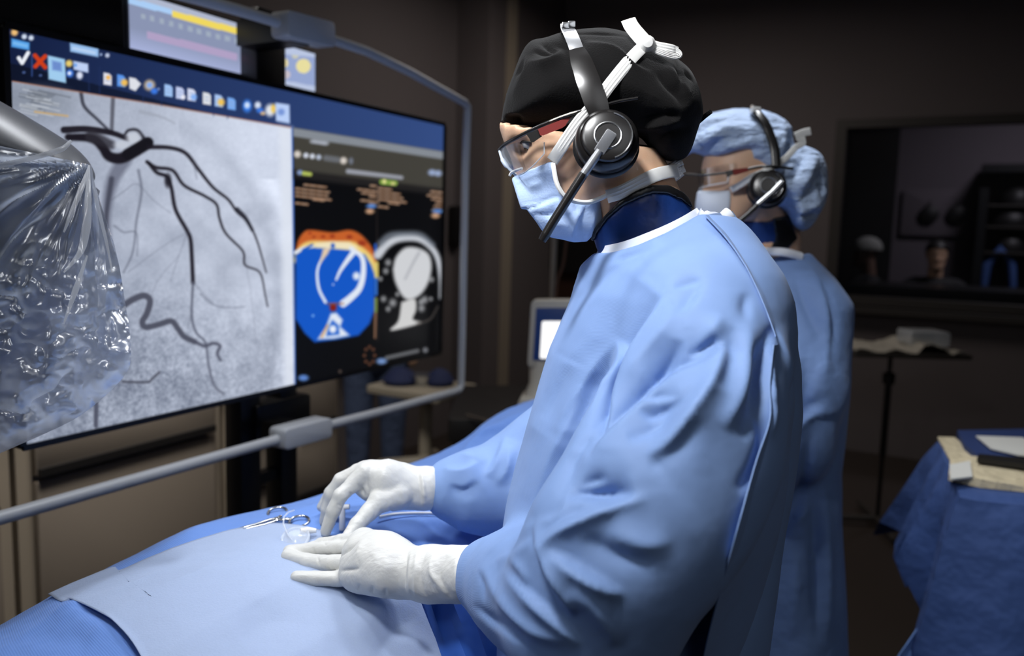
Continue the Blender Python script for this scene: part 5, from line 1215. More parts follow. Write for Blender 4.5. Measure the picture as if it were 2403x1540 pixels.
S1 = [(k_, _c6(pl), w, h, *x) for k_, pl, w, h, *x in [
  # border between chest and sleeve
  ('s', [(1420, 590), (1310, 740), (1200, 900), (1120, 1060), (1060, 1220), (1035, 1380), (1010, 1520)], 5, -25, 52), ('sr', [(1430, 590), (1320, 740), (1210, 900), (1130, 1060), (1070, 1220), (1040, 1400)], 5, 4, 26),
  ('sr', [(1510, 540), (1600, 520), (1700, 490)], 4, -4, 20), ('s', [(1700, 495), (1620, 620), (1530, 720)], 8, -5, 34),
  # oblique sleeve creases
  ('s', [(1840, 900), (1700, 1010), (1540, 1060), (1380, 1170), (1250, 1280), (1120, 1400), (1000, 1530), (930, 1660)], 5, -22, 54), ('s', [(1820, 885), (1740, 930), (1640, 975)], 5, -8, 24),
  ('r', [(1850, 925), (1720, 1090), (1560, 1240), (1420, 1330)], 26, 7), ('sr', [(1860, 920), (1740, 1150), (1600, 1360), (1470, 1540), (1350, 1660)], 14, 17, 66),
  ('r', [(2010, 780), (1985, 1000), (1930, 1250), (1820, 1480)], 20, 8), ('v', [(1920, 800), (1880, 1000), (1790, 1230)], 22, 6), ('v', [(2080, 900), (2060, 1150), (2000, 1400), (1960, 1540)], 14, 9),
  ('s', [(1560, 880), (1500, 1020), (1380, 1160)], 12, -7, 40), ('r', [(1830, 720), (1760, 830), (1650, 970)], 18, 5), ('r', [(1560, 620), (1440, 800), (1300, 960), (1180, 1100)], 18, 3),
  ('sr', [(1270, 1262), (1400, 1262), (1540, 1262)], 4, -6, 22), ('s', [(1570, 1300), (1460, 1360), (1370, 1392), (1290, 1340)], 5, -7, 26), ('s', [(1520, 1330), (1440, 1440), (1340, 1500), (1200, 1540)], 10, -7, 50),
  # shoulder seam with gathers, back edge
  ('s', [(1680, 120), (1800, 220), (1940, 380), (2060, 560), (2140, 740), (2190, 820)], 4, 3, 14), ('sr', [(2190, 800), (2225, 920), (2270, 1080), (2290, 1220)], 5, 4, 18), ('v', [(1990, 580), (1980, 700), (2000, 760)], 10, 4), ('v', [(2150, 790), (2120, 940), (2060, 1180), (2040, 1400)], 16, 8), ('r', [(2180, 860), (2150, 1000), (2140, 1300)], 9, 6),
  # chest
  ('sr', [(1060, 380), (1220, 330), (1380, 290)], 6, -3, 26), ('s', [(820, 660), (960, 560), (1120, 420), (1300, 300)], 14, -4, 50), ('s', [(730, 980), (900, 720), (1100, 520), (1300, 380)], 16, 3, 60),
  ('r', [(1120, 860), (1000, 1010), (900, 1180), (800, 1360), (740, 1500)], 18, 6), ('s', [(1100, 930), (1010, 1100), (930, 1290), (870, 1500)], 10, -3, 40), ('sr', [(720, 968), (810, 1012), (930, 1068)], 2.5, -1.2, 10), ('v', [(820, 1050), (740, 1220), (660, 1420)], 18, 3),
  ]]+[(k_, _c5(pl), w, h, *x) for k_, pl, w, h, *x in [
  ('r', [(480, 620), (430, 740), (370, 860), (320, 1000), (300, 1060)], 22, 7), ('v', [(500, 760), (440, 880), (400, 1000)], 18, 7), ('v', [(300, 760), (262, 860), (235, 980)], 22, 4),
  # inner elbow
  ('sr', [(425, 1002), (470, 998), (560, 1004), (650, 988)], 5, -18, 34), ('sr', [(465, 962), (480, 955), (560, 935)], 4, -5, 20),
  ('r', [(425, 1010), (500, 1018), (600, 1020), (700, 1000)], 14, 4), ('v', [(700, 900), (800, 830), (860, 740)], 24, 4),
  ('s', [(316, 1082), (390, 1062), (425, 1004)], 4, 5, 24), ('sr', [(316, 1082), (332, 1165), (385, 1285), (448, 1396)], 5, 13, 30), ('s', [(322, 1170), (400, 1104), (520, 1045), (600, 1035)], 6, 12, 34),
  ('s', [(370, 1180), (480, 1255), (612, 1330)], 5, 12, 34), ('r', [(560, 1110), (680, 1160), (780, 1140)], 30, 5), ('v', [(480, 1130), (600, 1200), (720, 1230)], 24, 5),
  ('r', [(430, 1300), (520, 1380), (600, 1500)], 26, 6), ('s', [(200, 1240), (290, 1330), (400, 1430), (470, 1500)], 5, 9, 30), ('r', [(130, 1230), (190, 1330), (290, 1440), (420, 1490)], 14, 6), ('sr', [(100, 1365), (180, 1432), (290, 1492)], 5, -5, 18),
  ('s', [(150, 1185), (205, 1142), (310, 1082)], 4, 3, 14), ('s', [(180, 1215), (240, 1190), (305, 1140)], 6, 5, 24), ('r', [(200, 1180), (260, 1230), (290, 1300)], 10, 4), ('v', [(118, 1250), (140, 1300), (135, 1350)], 5, 3),
  ('v', [(1060, 700), (1085, 800), (1060, 900), (1000, 980)], 12, 7), ('r', [(1110, 600), (1120, 720), (1110, 800)], 9, 5),
  # far sleeve
  ('s', [(0, 900), (60, 905), (120, 880)], 6, 6, 28), ('r', [(0, 860), (80, 850), (150, 880)], 12, 5), ('sr', [(215, 790), (190, 860), (150, 930)], 6, 7, 26), ('s', [(20, 960), (70, 975), (120, 945)], 6, -5, 22), ('r', [(230, 820), (220, 900), (180, 960)], 10, 5)]]
def gpost(V, Q):
    N = vnormals(V, Q); dg = np.stack([V @ unit(RT*.8+UP*.6), V @ unit(RT*.6-UP*.8)*.45, V[:, 1]], 1)
    V = V+N*(.0030*wob(V*[1, 1, .6], 10, 5)-.0034*np.abs(wob(dg, 13, 6)))[:, None]
    V = folds(V, Q, S1, fwd=.6); return relax(V, Q, 2, .5)
gp = np.array([P(1655, 748, .70), P(1655, 560, .99), P(1020, 1145, 1.2), P(1900, 900, .985), P(1262, 1120, 1.31), P(1445, 1450, .66)])
lo = gp.min(0)-.03; hi = gp.max(0)+.03; lo[2] = .42; hi[2] = P(1640, 470, .98)[2]
gown = soft('gown', gown_f, lo, hi, .0034, M_gown, sg, 5, gpost)
# collar binding, hanging back panel and collar flap
mb = MB(); bp_ = PX([(1404, 590, .975), (1425, 592, .93), (1470, 582, .905), (1520, 563, .893), (1570, 540, .893), (1612, 516, .905), (1638, 498, .925), (1650, 490, .96)], 40)
ribbon([(1403, 593, .965), (1425, 592, .925), (1470, 582, .905), (1520, 563, .893), (1570, 541, .893), (1612, 518, .905), (1640, 499, .925)], [.0075, .0078, .0078, .0075, .007, .0065, .006], 'collar_binding', M_bind, gown, .003, .0, 40)
MB().tube(PX([(1640, 498, .92), (1655, 505, .92), (1690, 516, .93), (1712, 500, .935)], 12), [.006, .004, .004, .003, .006, .006, .008, .008, .008, .008, .008, .008, .008][:13], 8, flat=(FWD, .4)).build('neck_tie', M_bind, gown) if len(PX([(1640, 498, .92), (1655, 505, .92), (1690, 516, .93), (1712, 500, .935)], 12)) == 13 else None
def strip(Lp, Rp, n, m_, th, name, material, parent, bulge=.01, seed=0):
    A = PX(Lp, n); B = PX(Rp, n); n = min(len(A), len(B)); G = np.zeros((n, m_, 3))
    for j in range(n):
        for i in range(m_):
            u_ = i/(m_-1); G[j, i] = A[j]*(1-u_)+B[j]*u_-FWD*(bulge*math.sin(math.pi*u_)+.004*math.sin(u_*9+j*.13+seed)*math.sin(math.pi*u_))
    return MB().sheet(G, th).build(name, material, parent)
def onto(L_, lift, dflt):
    out = []
    for x, y in L_:
        h = hit(gown_f, x, y); out.append([x, y, (h if h else dflt)-lift])
    d_ = np.array([o[2] for o in out]); 
    for i in range(1, len(out)-1): out[i][2] = min(out[i][2], (d_[i-1]+d_[i+1])/2)
    return out
strip(onto([(1655, 506), (1705, 560), (1748, 622), (1782, 690), (1806, 750), (1820, 790)], .006, .93), [(1718, 496, 1.02), (1752, 545, 1.0), (1796, 606, .985), (1820, 670, .975), (1832, 740, .97), (1834, 800, .97)], 50, 12, .0012, 'collar_flap', M_gown, gown, .004)
strip(onto([(1815, 810), (1806, 900), (1806, 985), (1772, 1090), (1722, 1270), (1665, 1480), (1630, 1640)], .010, .92), [(1838, 790, .97), (1860, 880, .97), (1870, 950, .965), (1858, 1080, .96), (1842, 1220, .96), (1806, 1420, .96), (1760, 1640, .96)], 84, 16, .0012, 'back_panel', M_gown, gown, .02, 1)
# cuffs
for c_, a_, rr, nm in ((P(1128, 1352, .925), P(1140, 1352, .922)-P(1100, 1348, .93), .0375, 'sleeve_hem'), (P(1052, 1146, 1.15), P(1060, 1146, 1.15)-P(1040, 1146, 1.15), .0375, 'sleeve_hem')):
    MB().torus(c_, a_, rr, .0035, 40, 8, 1.6).build(nm, M_gown, gown)
# thyroid collar
colc = chain([(P(1440, 400, .97), .066), (P(1550, 660, .98), .070)], .01)
colp = [(1392, 560), (1400, 545), (1425, 512), (1460, 482), (1500, 462), (1530, 452), (1565, 452), (1600, 468), (1640, 500), (1660, 520), (1700, 640), (1420, 640)]
def colf(q):
    x, y, d = proj(q); return np.maximum(np.maximum(colc(q), -(colc(q)+.006)), poly_sd(np.array(colp, float), x, y)*d/F)
lo, hi = bb(1370, 1720, 430, 660, .88, 1.07); soft('neck_shield', colf, lo, hi, .003, M_navy2, sg, 2)
colt = [(1386, 566), (1388, 545), (1420, 505), (1455, 470), (1495, 446), (1530, 434), (1570, 434), (1605, 452), (1650, 498), (1642, 502), (1600, 470), (1565, 455), (1530, 455), (1500, 465), (1460, 485), (1425, 515), (1402, 546), (1394, 566)]
colb = chain([(P(1440, 400, .97), .0685), (P(1550, 660, .98), .0725)], .01)
def colf2(q):
    x, y, d = proj(q); return np.maximum(np.maximum(colb(q), -(colb(q)+.009)), poly_sd(np.array(colt, float), x, y)*d/F)
soft('neck_shield_trim', colf2, lo, hi, .0025, M_black, sg, 2)

# gloves -----------------------------------------------------------------
ng = union([near_f]+ncuff, .006); lo, hi = bb(640, 1140, 1225, 1425, .90, 1.12)
soft('glove', ng, lo, hi, .0016, M_glove, sg, 2, wrinkle_glove(gl_n))
fg = union([far_f]+fcuff, .006); lo, hi = bb(735, 1062, 1075, 1275, 1.03, 1.24)
fgo = soft('glove', fg, lo, hi, .0016, M_glove, sg, 2, wrinkle_glove(gl_f))
ax_ = P(1042, 1144, 1.147)-P(1000, 1146, 1.14)
MB().torus(P(1040, 1144, 1.146), ax_, .0280, .0024, 40, 8, 1.3).build('rolled_edge', M_glove, fgo)

# cap
S2 = [('r', [(1240, 150), (1290, 148), (1320, 118)], 12, 5), ('v', [(1270, 100), (1310, 120)], 7, 5), ('v', [(1250, 120), (1290, 125), (1312, 118)], 6, 4), ('s', [(1370, 102), (1440, 118), (1490, 160), (1530, 175)], 7, 4, 40), ('v', [(1280, 96), (1340, 110), (1370, 100)], 9, 3),
      ('v', [(1540, 170), (1590, 220), (1600, 250)], 10, 5), ('r', [(1560, 150), (1600, 200), (1630, 260)], 14, 4), ('v', [(1500, 280), (1560, 270), (1600, 270)], 9, 4), ('r', [(1480, 300), (1560, 292), (1600, 282)], 9, 4), ('v', [(1590, 140), (1600, 220)], 8, 4), ('r', [(1200, 240), (1230, 180), (1240, 130)], 16, 3),
      ('r', [(1178, 284), (1235, 295), (1320, 310)], 4, 1.5), ('v', [(1530, 330), (1580, 310), (1620, 300)], 8, 3)]
lo, hi = bb(1150, 1670, 45, 400, .86, 1.08)
cap = soft('surgical_cap', capf, lo, hi, .003, M_cap, sg, 5, lambda V, Q: folds(V+vnormals(V, Q)*(.0012*wob(V, 30, 7))[:, None], Q, S2))
MB().tube(PX([(1640, 285, .975), (1655, 272, .97), (1668, 262, .965)], 8), .003, 8, flat=(FWD, .4)).build('cap_tie', M_cap, cap)

# mask ---------------------------------------------------------------------
mo = [(1200, 420), (1205, 415), (1245, 398), (1292, 380), (1298, 378), (1301, 398), (1306, 428), (1318, 452), (1330, 464), (1350, 472), (1378, 474), (1404, 467), (1424, 457), (1427, 470), (1424, 507), (1403, 528), (1396, 548), (1378, 568), (1345, 569), (1320, 562), (1292, 556), (1272, 540), (1252, 512), (1236, 491), (1223, 491), (1210, 450)]
tent = union([H1.c((.112, 0, -.028), .012, (.108, 0, -.075), .022), H1.e((.085, 0, -.062), (.050, .052, .050)), H1.c((.105, .0, -.05), .026, (.080, 0, -.105), .028), H1.c((.10, 0, -.02), .012, (.06, .05, -.03), .02), H1.e((.070, 0, -.10), (.045, .045, .035))], .02)
hf = H1.field(.0035, False)
def maskf(q):
    x, y, d = proj(q); c = poly_sd(np.array(mo, float), x, y)*d/F; s = smin(hf(q), tent(q), .015); return np.maximum(s, c)
S3 = [('s', [(1206, 432), (1250, 412), (1296, 396)], 3, 1.0, 8), ('v', [(1222, 492), (1260, 482), (1300, 466), (1318, 460)], 5, 3.5), ('s', [(1222, 488), (1270, 478), (1312, 462)], 4, 3, 18), ('r', [(1240, 440), (1275, 430)], 12, 2), ('s', [(1370, 480), (1352, 520), (1340, 565)], 4, 2.5, 16), ('s', [(1395, 500), (1388, 530), (1372, 560)], 4, 2, 12),
      ('v', [(1350, 470), (1355, 500)], 5, 1.5), ('r', [(1260, 500), (1300, 520), (1340, 530)], 16, 2), ('v', [(1250, 500), (1290, 505), (1320, 480)], 8, 2), ('r', [(1300, 490), (1340, 500)], 10, 2)]
lo, hi = bb(1180, 1445, 360, 590, .86, 1.08)
mask = soft('face_mask', maskf, lo, hi, .0022, M_mask, sg, 2, lambda V, Q: folds(V+vnormals(V, Q)*(.0008*wob(V, 60, 8))[:, None], Q, S3))
de = .903
mb = MB(); mb.tube(PX([(1297, 378, .905), (1300, 398, .897), (1306, 428, .893), (1318, 452, .893), (1332, 465, .895), (1352, 473, .90), (1380, 475, .905), (1406, 467, .91), (1425, 458, .915)], 40), .0028, 8); mb.build('mask_edge', M_maskw, mask)
def strap(pl, w, name, parent, m=M_maskw, fl=.25, n=24):
    return ribbon(pl, w, name, m, parent, .0014, .0007, n)
strap([(1296, 378, .900), (1318, 345, .888), (1345, 305, .882), (1368, 275, .878), (1400, 240, .876), (1430, 200, .878), (1470, 150, .888), (1500, 118, .905), (1518, 104, .915)], .0068, 'upper_tie', mask)
strap([(1424, 462, .912), (1455, 452, .908), (1495, 432, .908), (1535, 412, .915), (1570, 403, .93), (1590, 402, .95)], .0075, 'lower_tie', mask)
strap([(1518, 104, .915), (1498, 82, .915), (1482, 62, .92), (1474, 46, .925)], .0085, 'tie_end', mask)
strap([(1518, 104, .913), (1545, 112, .91), (1575, 118, .91), (1590, 124, .915)], [.006]*30 if False else .0065, 'tie_end', mask)
strap([(1516, 108, .912), (1550, 122, .908), (1580, 132, .91), (1594, 128, .912), (1580, 114, .912)], .0035, 'tie_end', mask)
MB().lathe(P(1517, 105, .91), -FWD, [(0, 0), (.009, 0), (.010, .004), (.006, .009), (0, .010)], 16).build('knot', M_maskw, mask)

def headset(h, px, cup_d, person, scale, name_lab):
    """px: dict with picture positions"""
    e = empty('headset', px['cup3'], None); e.parent = person; e.location = px['cup3']-ORG[person.name]
    c = px['cup3']; n_ = px['n']; r = px['r']
    mb = MB(); mb.lathe(c, n_, [(0, -.012), (r*.86, -.012), (r, -.006), (r*1.02, .002), (r*.97, .010), (r*.86, .013), (r*.84, .012), (r*.80, .0175), (r*.72, .019), (r*.3, .0195), (0, .0195)], 48); mb.build('ear_cup', M_blacks, e)
    mb = MB(); mb.torus(c-n_*.014, n_, r*.80, r*.28, 40, 12, .55); mb.build('ear_cushion', M_black, e)
    q = []; a0_ = px.get('arc', (-110, 70)); ax1 = unit(RT-n_*(RT @ n_)); ax2 = np.cross(n_, ax1)
    for a in np.linspace(math.radians(a0_[0]), math.radians(a0_[1]), 40): q.append(c+n_*.0194+(ax1*math.cos(a)+ax2*math.sin(a))*r*.76)
    mb = MB(); mb.tube(q, .0011, 8); mb.build('cup_ring', M_chrome, e)
    mb = MB(); mb.torus(c+n_*.0195, n_, r*.42, .0012, 40, 8); mb.build('inner_ring', M_steel, e)
    return e
cup = P(1424, 333, .868); nn_ = unit(-FWD*.98-RT*.05+UP*.16)
hs = headset(H1, {'cup3': cup, 'n': nn_, 'r': .0345, 'arc': (-75, 75)}, .87, sg, 1, '')
# far ear cup
cf2 = H1.p(-.015, -.088, -.005); mb = MB(); mb.lathe(cf2, -H1.l, [(0, -.012), (.030, -.012), (.035, -.004), (.034, .008), (.026, .016), (0, .018)], 32); mb.build('ear_cup', M_blacks, hs)
# headband: over the top of the cap
ribbon([(1410, 276, .868), (1398, 240, .868), (1380, 190, .873), (1364, 145, .885), (1353, 116, .897)], [.0105, .0128, .0128, .0118, .0085], 'headband_arm', M_blacks, hs, .003, 0, 24)
ribbon([(1356, 124, .894), (1346, 98, .903), (1338, 80, .917), (1332, 68, .935), (1330, 62, .96), (1330, 62, .99), (1334, 70, 1.02), (1345, 100, 1.05), (1365, 160, 1.07), (1385, 240, 1.075), (1395, 300, 1.07)], .0078, 'headband', mat('silver_band', sl((170, 172, 176)), .3, .5), hs, .002, 0, 50)
for x, y in ((1326, 68), (1340, 65)): MB().box(P(x, y, .94), (RT, UP, FWD), (.0045, .004, .012), .0015).build('slider_clip', M_chrome, hs)
bx = unit(P(1368, 412, .86)-P(1436, 308, .85))
mb = MB(); mb.box((P(1436, 310, .846)+P(1404, 360, .848))/2, (bx, np.cross(bx, FWD), FWD), (np.linalg.norm(P(1436, 310, .846)-P(1404, 360, .848))/2, .0062, .0035), .002); mb.tube([P(1408, 354, .848), P(1368, 412, .852)], .0048, 12); mb.build('boom_pivot', mat('silver_paint', sl((150, 152, 156)), .35, .5), hs)
mb = MB(); mb.tube([P(1370, 408, .852), P(1345, 447, .855), P(1300, 518, .86), P(1281, 550, .862)], .0052, 14); mb.tube([P(1281, 550, .862), P(1272, 565, .863)], [.0055, .0045], 14); mb.build('microphone', M_blacks, hs)

# safety glasses ----------------------------------------------------------
sgl = empty('safety_glasses', P(1200, 350, .95)); sgl.parent = sg; sgl.location = P(1200, 350, .95)-ORG[sg.name]
def tube_px(pl, w, name, m, parent, fl=None, n=24): 
    return MB().tube(PX(pl, n), w, 10, flat=fl).build(name, m, parent)
tube_px([(1172, 352, .962), (1186, 338, .945), (1215, 322, .915), (1255, 302, .895), (1300, 282, .885), (1345, 266, .880), (1378, 258, .878)], .0024, 'frame_top', M_blacks, sgl)
tube_px([(1262, 299, .892), (1300, 281, .884), (1345, 265, .879), (1375, 259, .878)], .0015, 'temple_highlight', M_beige, sgl)  # cream line that colours in the highlight on the frame
mb = MB()
def flatpoly(pts, d, th): 
    V = [P(x, y, d) for x, y in pts]+[P(x, y, d+th) for x, y in pts]; n = len(pts)
    return V, [tuple(range(n)), tuple(range(n, 2*n))[::-1]]+[(i, (i+1) % n, (i+1) % n+n, i+n) for i in range(n)]
MB().add(*flatpoly([(1262, 303), (1350, 268), (1340, 285), (1320, 300), (1275, 318), (1268, 318)], .882, .003)).build('temple_inlay', M_red, sgl, False)
MB().add(*flatpoly([(1235, 315), (1262, 304), (1272, 320), (1252, 334), (1246, 335), (1242, 325)], .886, .004)).build('hinge', M_blacks, sgl, False)
MB().add(*flatpoly([(1345, 268), (1384, 256), (1384, 268), (1350, 282), (1328, 292)], .881, .003)).build('temple_tip', M_blacks, sgl, False)
tube_px([(1415, 248, .872), (1450, 238, .876), (1496, 230, .880)], .0018, 'temple_tip', M_blacks, sgl)
# lenses: the near one wraps from the temple to the nose, the far one mirrors it
def lens_px(T_, B_, mid):
    A = PX(T_, 24); B = PX(B_, 24); n = min(len(A), len(B)); G = []
    for v in np.linspace(0, 1, 14):
        G.append([A[i]*(1-v)+B[i]*v-RT*mid*math.sin(math.pi*v)*(1-i/(n-1))**2 for i in range(n)])
    return G
G1 = lens_px([(1174, 354, .96), (1186, 344, .935), (1212, 335, .91), (1245, 332, .897), (1277, 332, .892)], [(1212, 411, .952), (1219, 411, .93), (1230, 406, .91), (1250, 390, .90), (1277, 361, .892)], .004)
MB().sheet(G1, .0014).build('lens', M_lens, sgl)
G2 = lens_px([(1174, 354, .96), (1180, 346, .985), (1198, 338, 1.01), (1230, 335, 1.025)], [(1212, 411, .952), (1214, 409, .98), (1224, 400, 1.0), (1246, 378, 1.025)], .004)
MB().sheet(G2, .0014).build('lens', M_lens, sgl)
ed = [G1[i][0]-RT*.0008 for i in range(14)]; MB().tube(ed, [.0018]*5+[.003]*4+[.0018]*5, 10).build('lens_rim', mat('lens_edge_glint', (.6, .68, .8), .12), sgl)  # lens edge with its bright reflection put in as pale blue
ed = list(G1[-1][4:])+[G1[j][-1] for j in range(12, 0, -1)]; MB().tube(ed, .0006, 6).build('lens_rim', mat('lens_edge_thin', (.5, .55, .62), .15), sgl)
tube_px([(1172, 352, .962), (1178, 346, .985), (1195, 338, 1.012), (1225, 325, 1.03), (1260, 310, 1.045), (1380, 262, 1.055)], .0022, 'frame_top', M_blacks, sgl)
tube_px([(1196, 412, .955), (1202, 404, .95), (1225, 395, .93)], .0016, 'nose_pad', M_white, sgl)

# ------------------------------------------------------------ assistant
d2h = 1.70
H2 = Head(P(1752, 425, d2h), unit(-RT*.96-FWD*.24-UP*.08), unit(UP-RT*.06), .93)
as_ = empty('person', [P(1860, 900, 1.78)[0], P(1860, 900, 1.78)[1], 0], 'assistant in light blue bouffant cap, mask and headset standing behind the surgeon', 'person')
ab = [H2.field(), chain([(H2.p(-.02, 0, -.03), .052), (P(1812, 560, 1.74), .052), (P(1830, 660, 1.78), .055)], .03), union([cone(P(1850, 740, 1.70), .06, P(1840, 740, 1.86), .06), cone(P(1850, 740, 1.78), .08, P(1850, 1150, 1.80), .09)], .05),
      chain([(P(1880, 720, 1.66), .05), (P(1890, 960, 1.62), .045), (P(1760, 1080, 1.6), .035), (P(1640, 1060, 1.62), .028)], .01), chain([(P(1840, 700, 1.92), .05), (P(1740, 900, 1.98), .045), (P(1620, 1000, 1.9), .03)], .01)]
hx, hy = P(1860, 1150, 1.80)[:2]
for sy_ in (-.09, .09): ab.append(chain([(np.array([hx-.01, hy+sy_, .95]), .07), (np.array([hx-.02, hy+sy_, .5]), .055), (np.array([hx, hy+sy_, .09]), .04), (np.array([hx-.1, hy+sy_, .05]), .033)], .01))
lo = np.array([hx-.62, hy-.34, 0.0]); hi = np.array([hx+.28, hy+.35, H2.p(0, 0, .14)[2]+.03])
soft('body', union(ab, .012), lo, hi, .006, M_skin, as_, 1)
for sgn in (1, -1):
    eb = H2.p(.0705, .032*sgn, .012); o = MB().lathe(eb, H2.f, [(.0112*math.cos(a), .0112*math.sin(a)) for a in np.linspace(-1.57, 1.57, 10)], 18).build('eye', M_eye, as_); gz = unit(H2.f-H2.u*.3); MB().lathe(eb+gz*.009, gz, [(0, 0), (.005, 0), (.004, .0016), (0, .0024)], 14).build('iris', M_iris, o)
    MB().tube([H2.p(.0755, sgn*(.032+a_), .0135+b2) for a_, b2 in ((-.013, -.003), (0, .002), (.014, -.003))], .0015, 6).build('eyelash', M_hair, as_)
    MB().tube([H2.p(.0895-abs(a_-.012)*.35, sgn*a_, .036+b2) for a_, b2 in ((.012, -.003), (.026, .001), (.044, -.004))], .0022, 6).build('eyebrow', M_hair, as_)
M_bouf = mat('bouffant_cloth', sl((168, 188, 220)), .8, sheen=.1, var=(22, .16), bump=[('noise', 22, .02, (1, 1, 3)), ('noise', 60, .005, (1, 1, 1))])
bo = [(1608, 372), (1616, 325), (1635, 285), (1675, 262), (1730, 255), (1790, 257), (1835, 275), (1862, 302), (1868, 340), (1885, 340), (1925, 358), (1943, 400), (1940, 470), (1915, 520), (1885, 543), (1855, 528), (1835, 495), (1800, 480), (1770, 410), (1740, 392), (1700, 392), (1660, 372), (1625, 360)]
S4 = [('r', [(1625, 360), (1690, 310), (1750, 300)], 9, 6), ('v', [(1640, 365), (1700, 325), (1760, 320)], 8, 6), ('r', [(1655, 372), (1710, 345), (1780, 330)], 8, 6), ('v', [(1680, 380), (1740, 360), (1790, 350)], 8, 6), ('r', [(1700, 388), (1750, 375), (1800, 360)], 7, 5), ('v', [(1620, 330), (1660, 290), (1720, 270)], 12, 5),
      ('v', [(1860, 300), (1850, 350), (1830, 385)], 9, 9), ('r', [(1840, 290), (1835, 340), (1815, 380)], 10, 6), ('v', [(1890, 350), (1870, 400), (1850, 440)], 9, 8), ('r', [(1915, 365), (1890, 420), (1860, 460)], 10, 8), ('v', [(1935, 400), (1905, 450), (1870, 480)], 8, 8), ('r', [(1940, 440), (1910, 480), (1870, 505)], 8, 7), ('v', [(1925, 500), (1890, 510), (1850, 500)], 8, 6), ('r', [(1740, 275), (1780, 310), (1800, 350)], 9, 4), ('v', [(1760, 268), (1815, 300), (1840, 330)], 8, 4)]
lo, hi = bb(1590, 1960, 240, 560, 1.56, 1.86)
bf2 = inflate(bo, 1.71, .10, .08); bouf = soft('bouffant_cap', bf2, lo, hi, .005, M_bouf, as_, 4, lambda V, Q: folds(V+vnormals(V, Q)*(.002*wob(V, 40, 9))[:, None], Q, S4))
mo2 = [(1612, 452), (1640, 447), (1690, 448), (1716, 444), (1714, 480), (1712, 520), (1700, 535), (1650, 510), (1622, 492)]
tent2 = union([H2.e((.085, 0, -.058), (.042, .05, .05)), H2.c((.110, 0, -.022), .014, (.098, 0, -.08), .024)], .02); hf2 = H2.field(.004, False)
def mf2(q):
    x, y, d = proj(q); return np.maximum(smin(hf2(q), tent2(q), .015), poly_sd(np.array(mo2, float), x, y)*d/F)
lo, hi = bb(1590, 1730, 420, 550, 1.52, 1.86); mk2 = soft('face_mask', mf2, lo, hi, .004, mat('pale_mask', sl((214, 222, 236)), .8), as_, 2)
dc2 = 1.60
strap([(1715, 446, 1.625), (1740, 432, 1.61), (1765, 415, 1.60), (1810, 395, 1.60), (1845, 370, 1.61), (1868, 345, 1.62)], .006, 'upper_tie', mk2)
strap([(1868, 345, 1.62), (1885, 335, 1.62), (1872, 322, 1.62)], .006, 'knot', mk2); strap([(1866, 320, 1.62), (1884, 312, 1.62), (1902, 308, 1.62)], .0075, 'tie_end', mk2); strap([(1872, 330, 1.62), (1890, 326, 1.62)], .006, 'tie_end', mk2)
c2 = P(1801, 441, 1.585); n2 = unit(-FWD*.93+UP*.1-RT*.2)
hs2 = headset(H2, {'cup3': c2, 'n': n2, 'r': .037, 'arc': (-75, 60)}, 1.6, as_, 1, '')
mb = MB(); mb.tube(PX([(1822, 395, 1.585), (1818, 350, 1.59), (1808, 318, 1.60), (1796, 290, 1.61), (1780, 270, 1.63), (1770, 262, 1.66), (1768, 256, 1.72), (1772, 270, 1.80), (1790, 330, 1.83)], 50), .0095, 12, flat=(FWD, .35)); mb.build('headband', M_blacks, hs2)
MB().box(P(1772, 260, 1.645), (RT, UP, FWD), (.009, .006, .01), .002).build('slider_clip', M_white, hs2)
mb = MB(); mb.tube([P(1835, 428, 1.555), P(1812, 452, 1.553), P(1778, 481, 1.552)], .0055, 12); mb.build('boom_pivot', M_steel, hs2)
mb = MB(); mb.tube([P(1779, 480, 1.553), P(1755, 503, 1.552), P(1730, 524, 1.55)], .0042, 12); mb.build('microphone', M_blacks, hs2)
gl2 = empty('safety_glasses', P(1690, 405, 1.6)); gl2.parent = as_; gl2.location = P(1690, 405, 1.6)-ORG[as_.name]
tube_px([(1602, 410, 1.70), (1615, 409, 1.66), (1650, 411, 1.60), (1700, 406, 1.59), (1712, 404, 1.59)], .0024, 'frame_top', mat('smoke_frame', (.05, .05, .05), .3), gl2)
MB().add(*flatpoly([(1702, 402), (1722, 398), (1722, 409), (1706, 417)], 1.583, .004)).build('hinge', M_blacks, gl2, False)
MB().add(*flatpoly([(1719, 398), (1757, 393), (1757, 402), (1722, 412)], 1.582, .004)).build('temple_inlay', M_red, gl2, False)
tube_px([(1755, 397, 1.582), (1780, 392, 1.58), (1815, 391, 1.575), (1860, 396, 1.60)], .003, 'temple_tip', M_blacks, gl2)
G = []
for v in np.linspace(0, 1, 10):
    row = []
    for u_ in np.linspace(-1, 1, 36):
        a_ = u_*math.pi*.5; row.append(H2.p(.060+.052*math.cos(a_), .064*math.sin(a_), .030-.040*v*(1 if abs(u_) < .75 else .6)))
    G.append(row)
MB().sheet(G, .0018).build('lens', M_lens, gl2)
MB().tube([G[-1][i] for i in range(4, 32)], .0015, 8).build('lens_rim', M_white, gl2)
# clear crinkled drape hanging between surgeon's nape and assistant's face: mask bow of the surgeon
M_crin = mat('crinkled_white', (.8, .8, .8), .3, bump=[('noise', 60, .01, (1, 1, 1))])
strap([(1560, 405, .955), (1576, 400, .96), (1592, 392, .965), (1602, 388, .97)], .009, 'lower_knot', mask, M_crin); strap([(1566, 410, .955), (1580, 415, .96), (1598, 402, .965)], .006, 'tie_end', mask, M_crin); strap([(1572, 398, .955), (1590, 382, .96), (1600, 378, .965)], .005, 'tie_end', mask, M_crin)
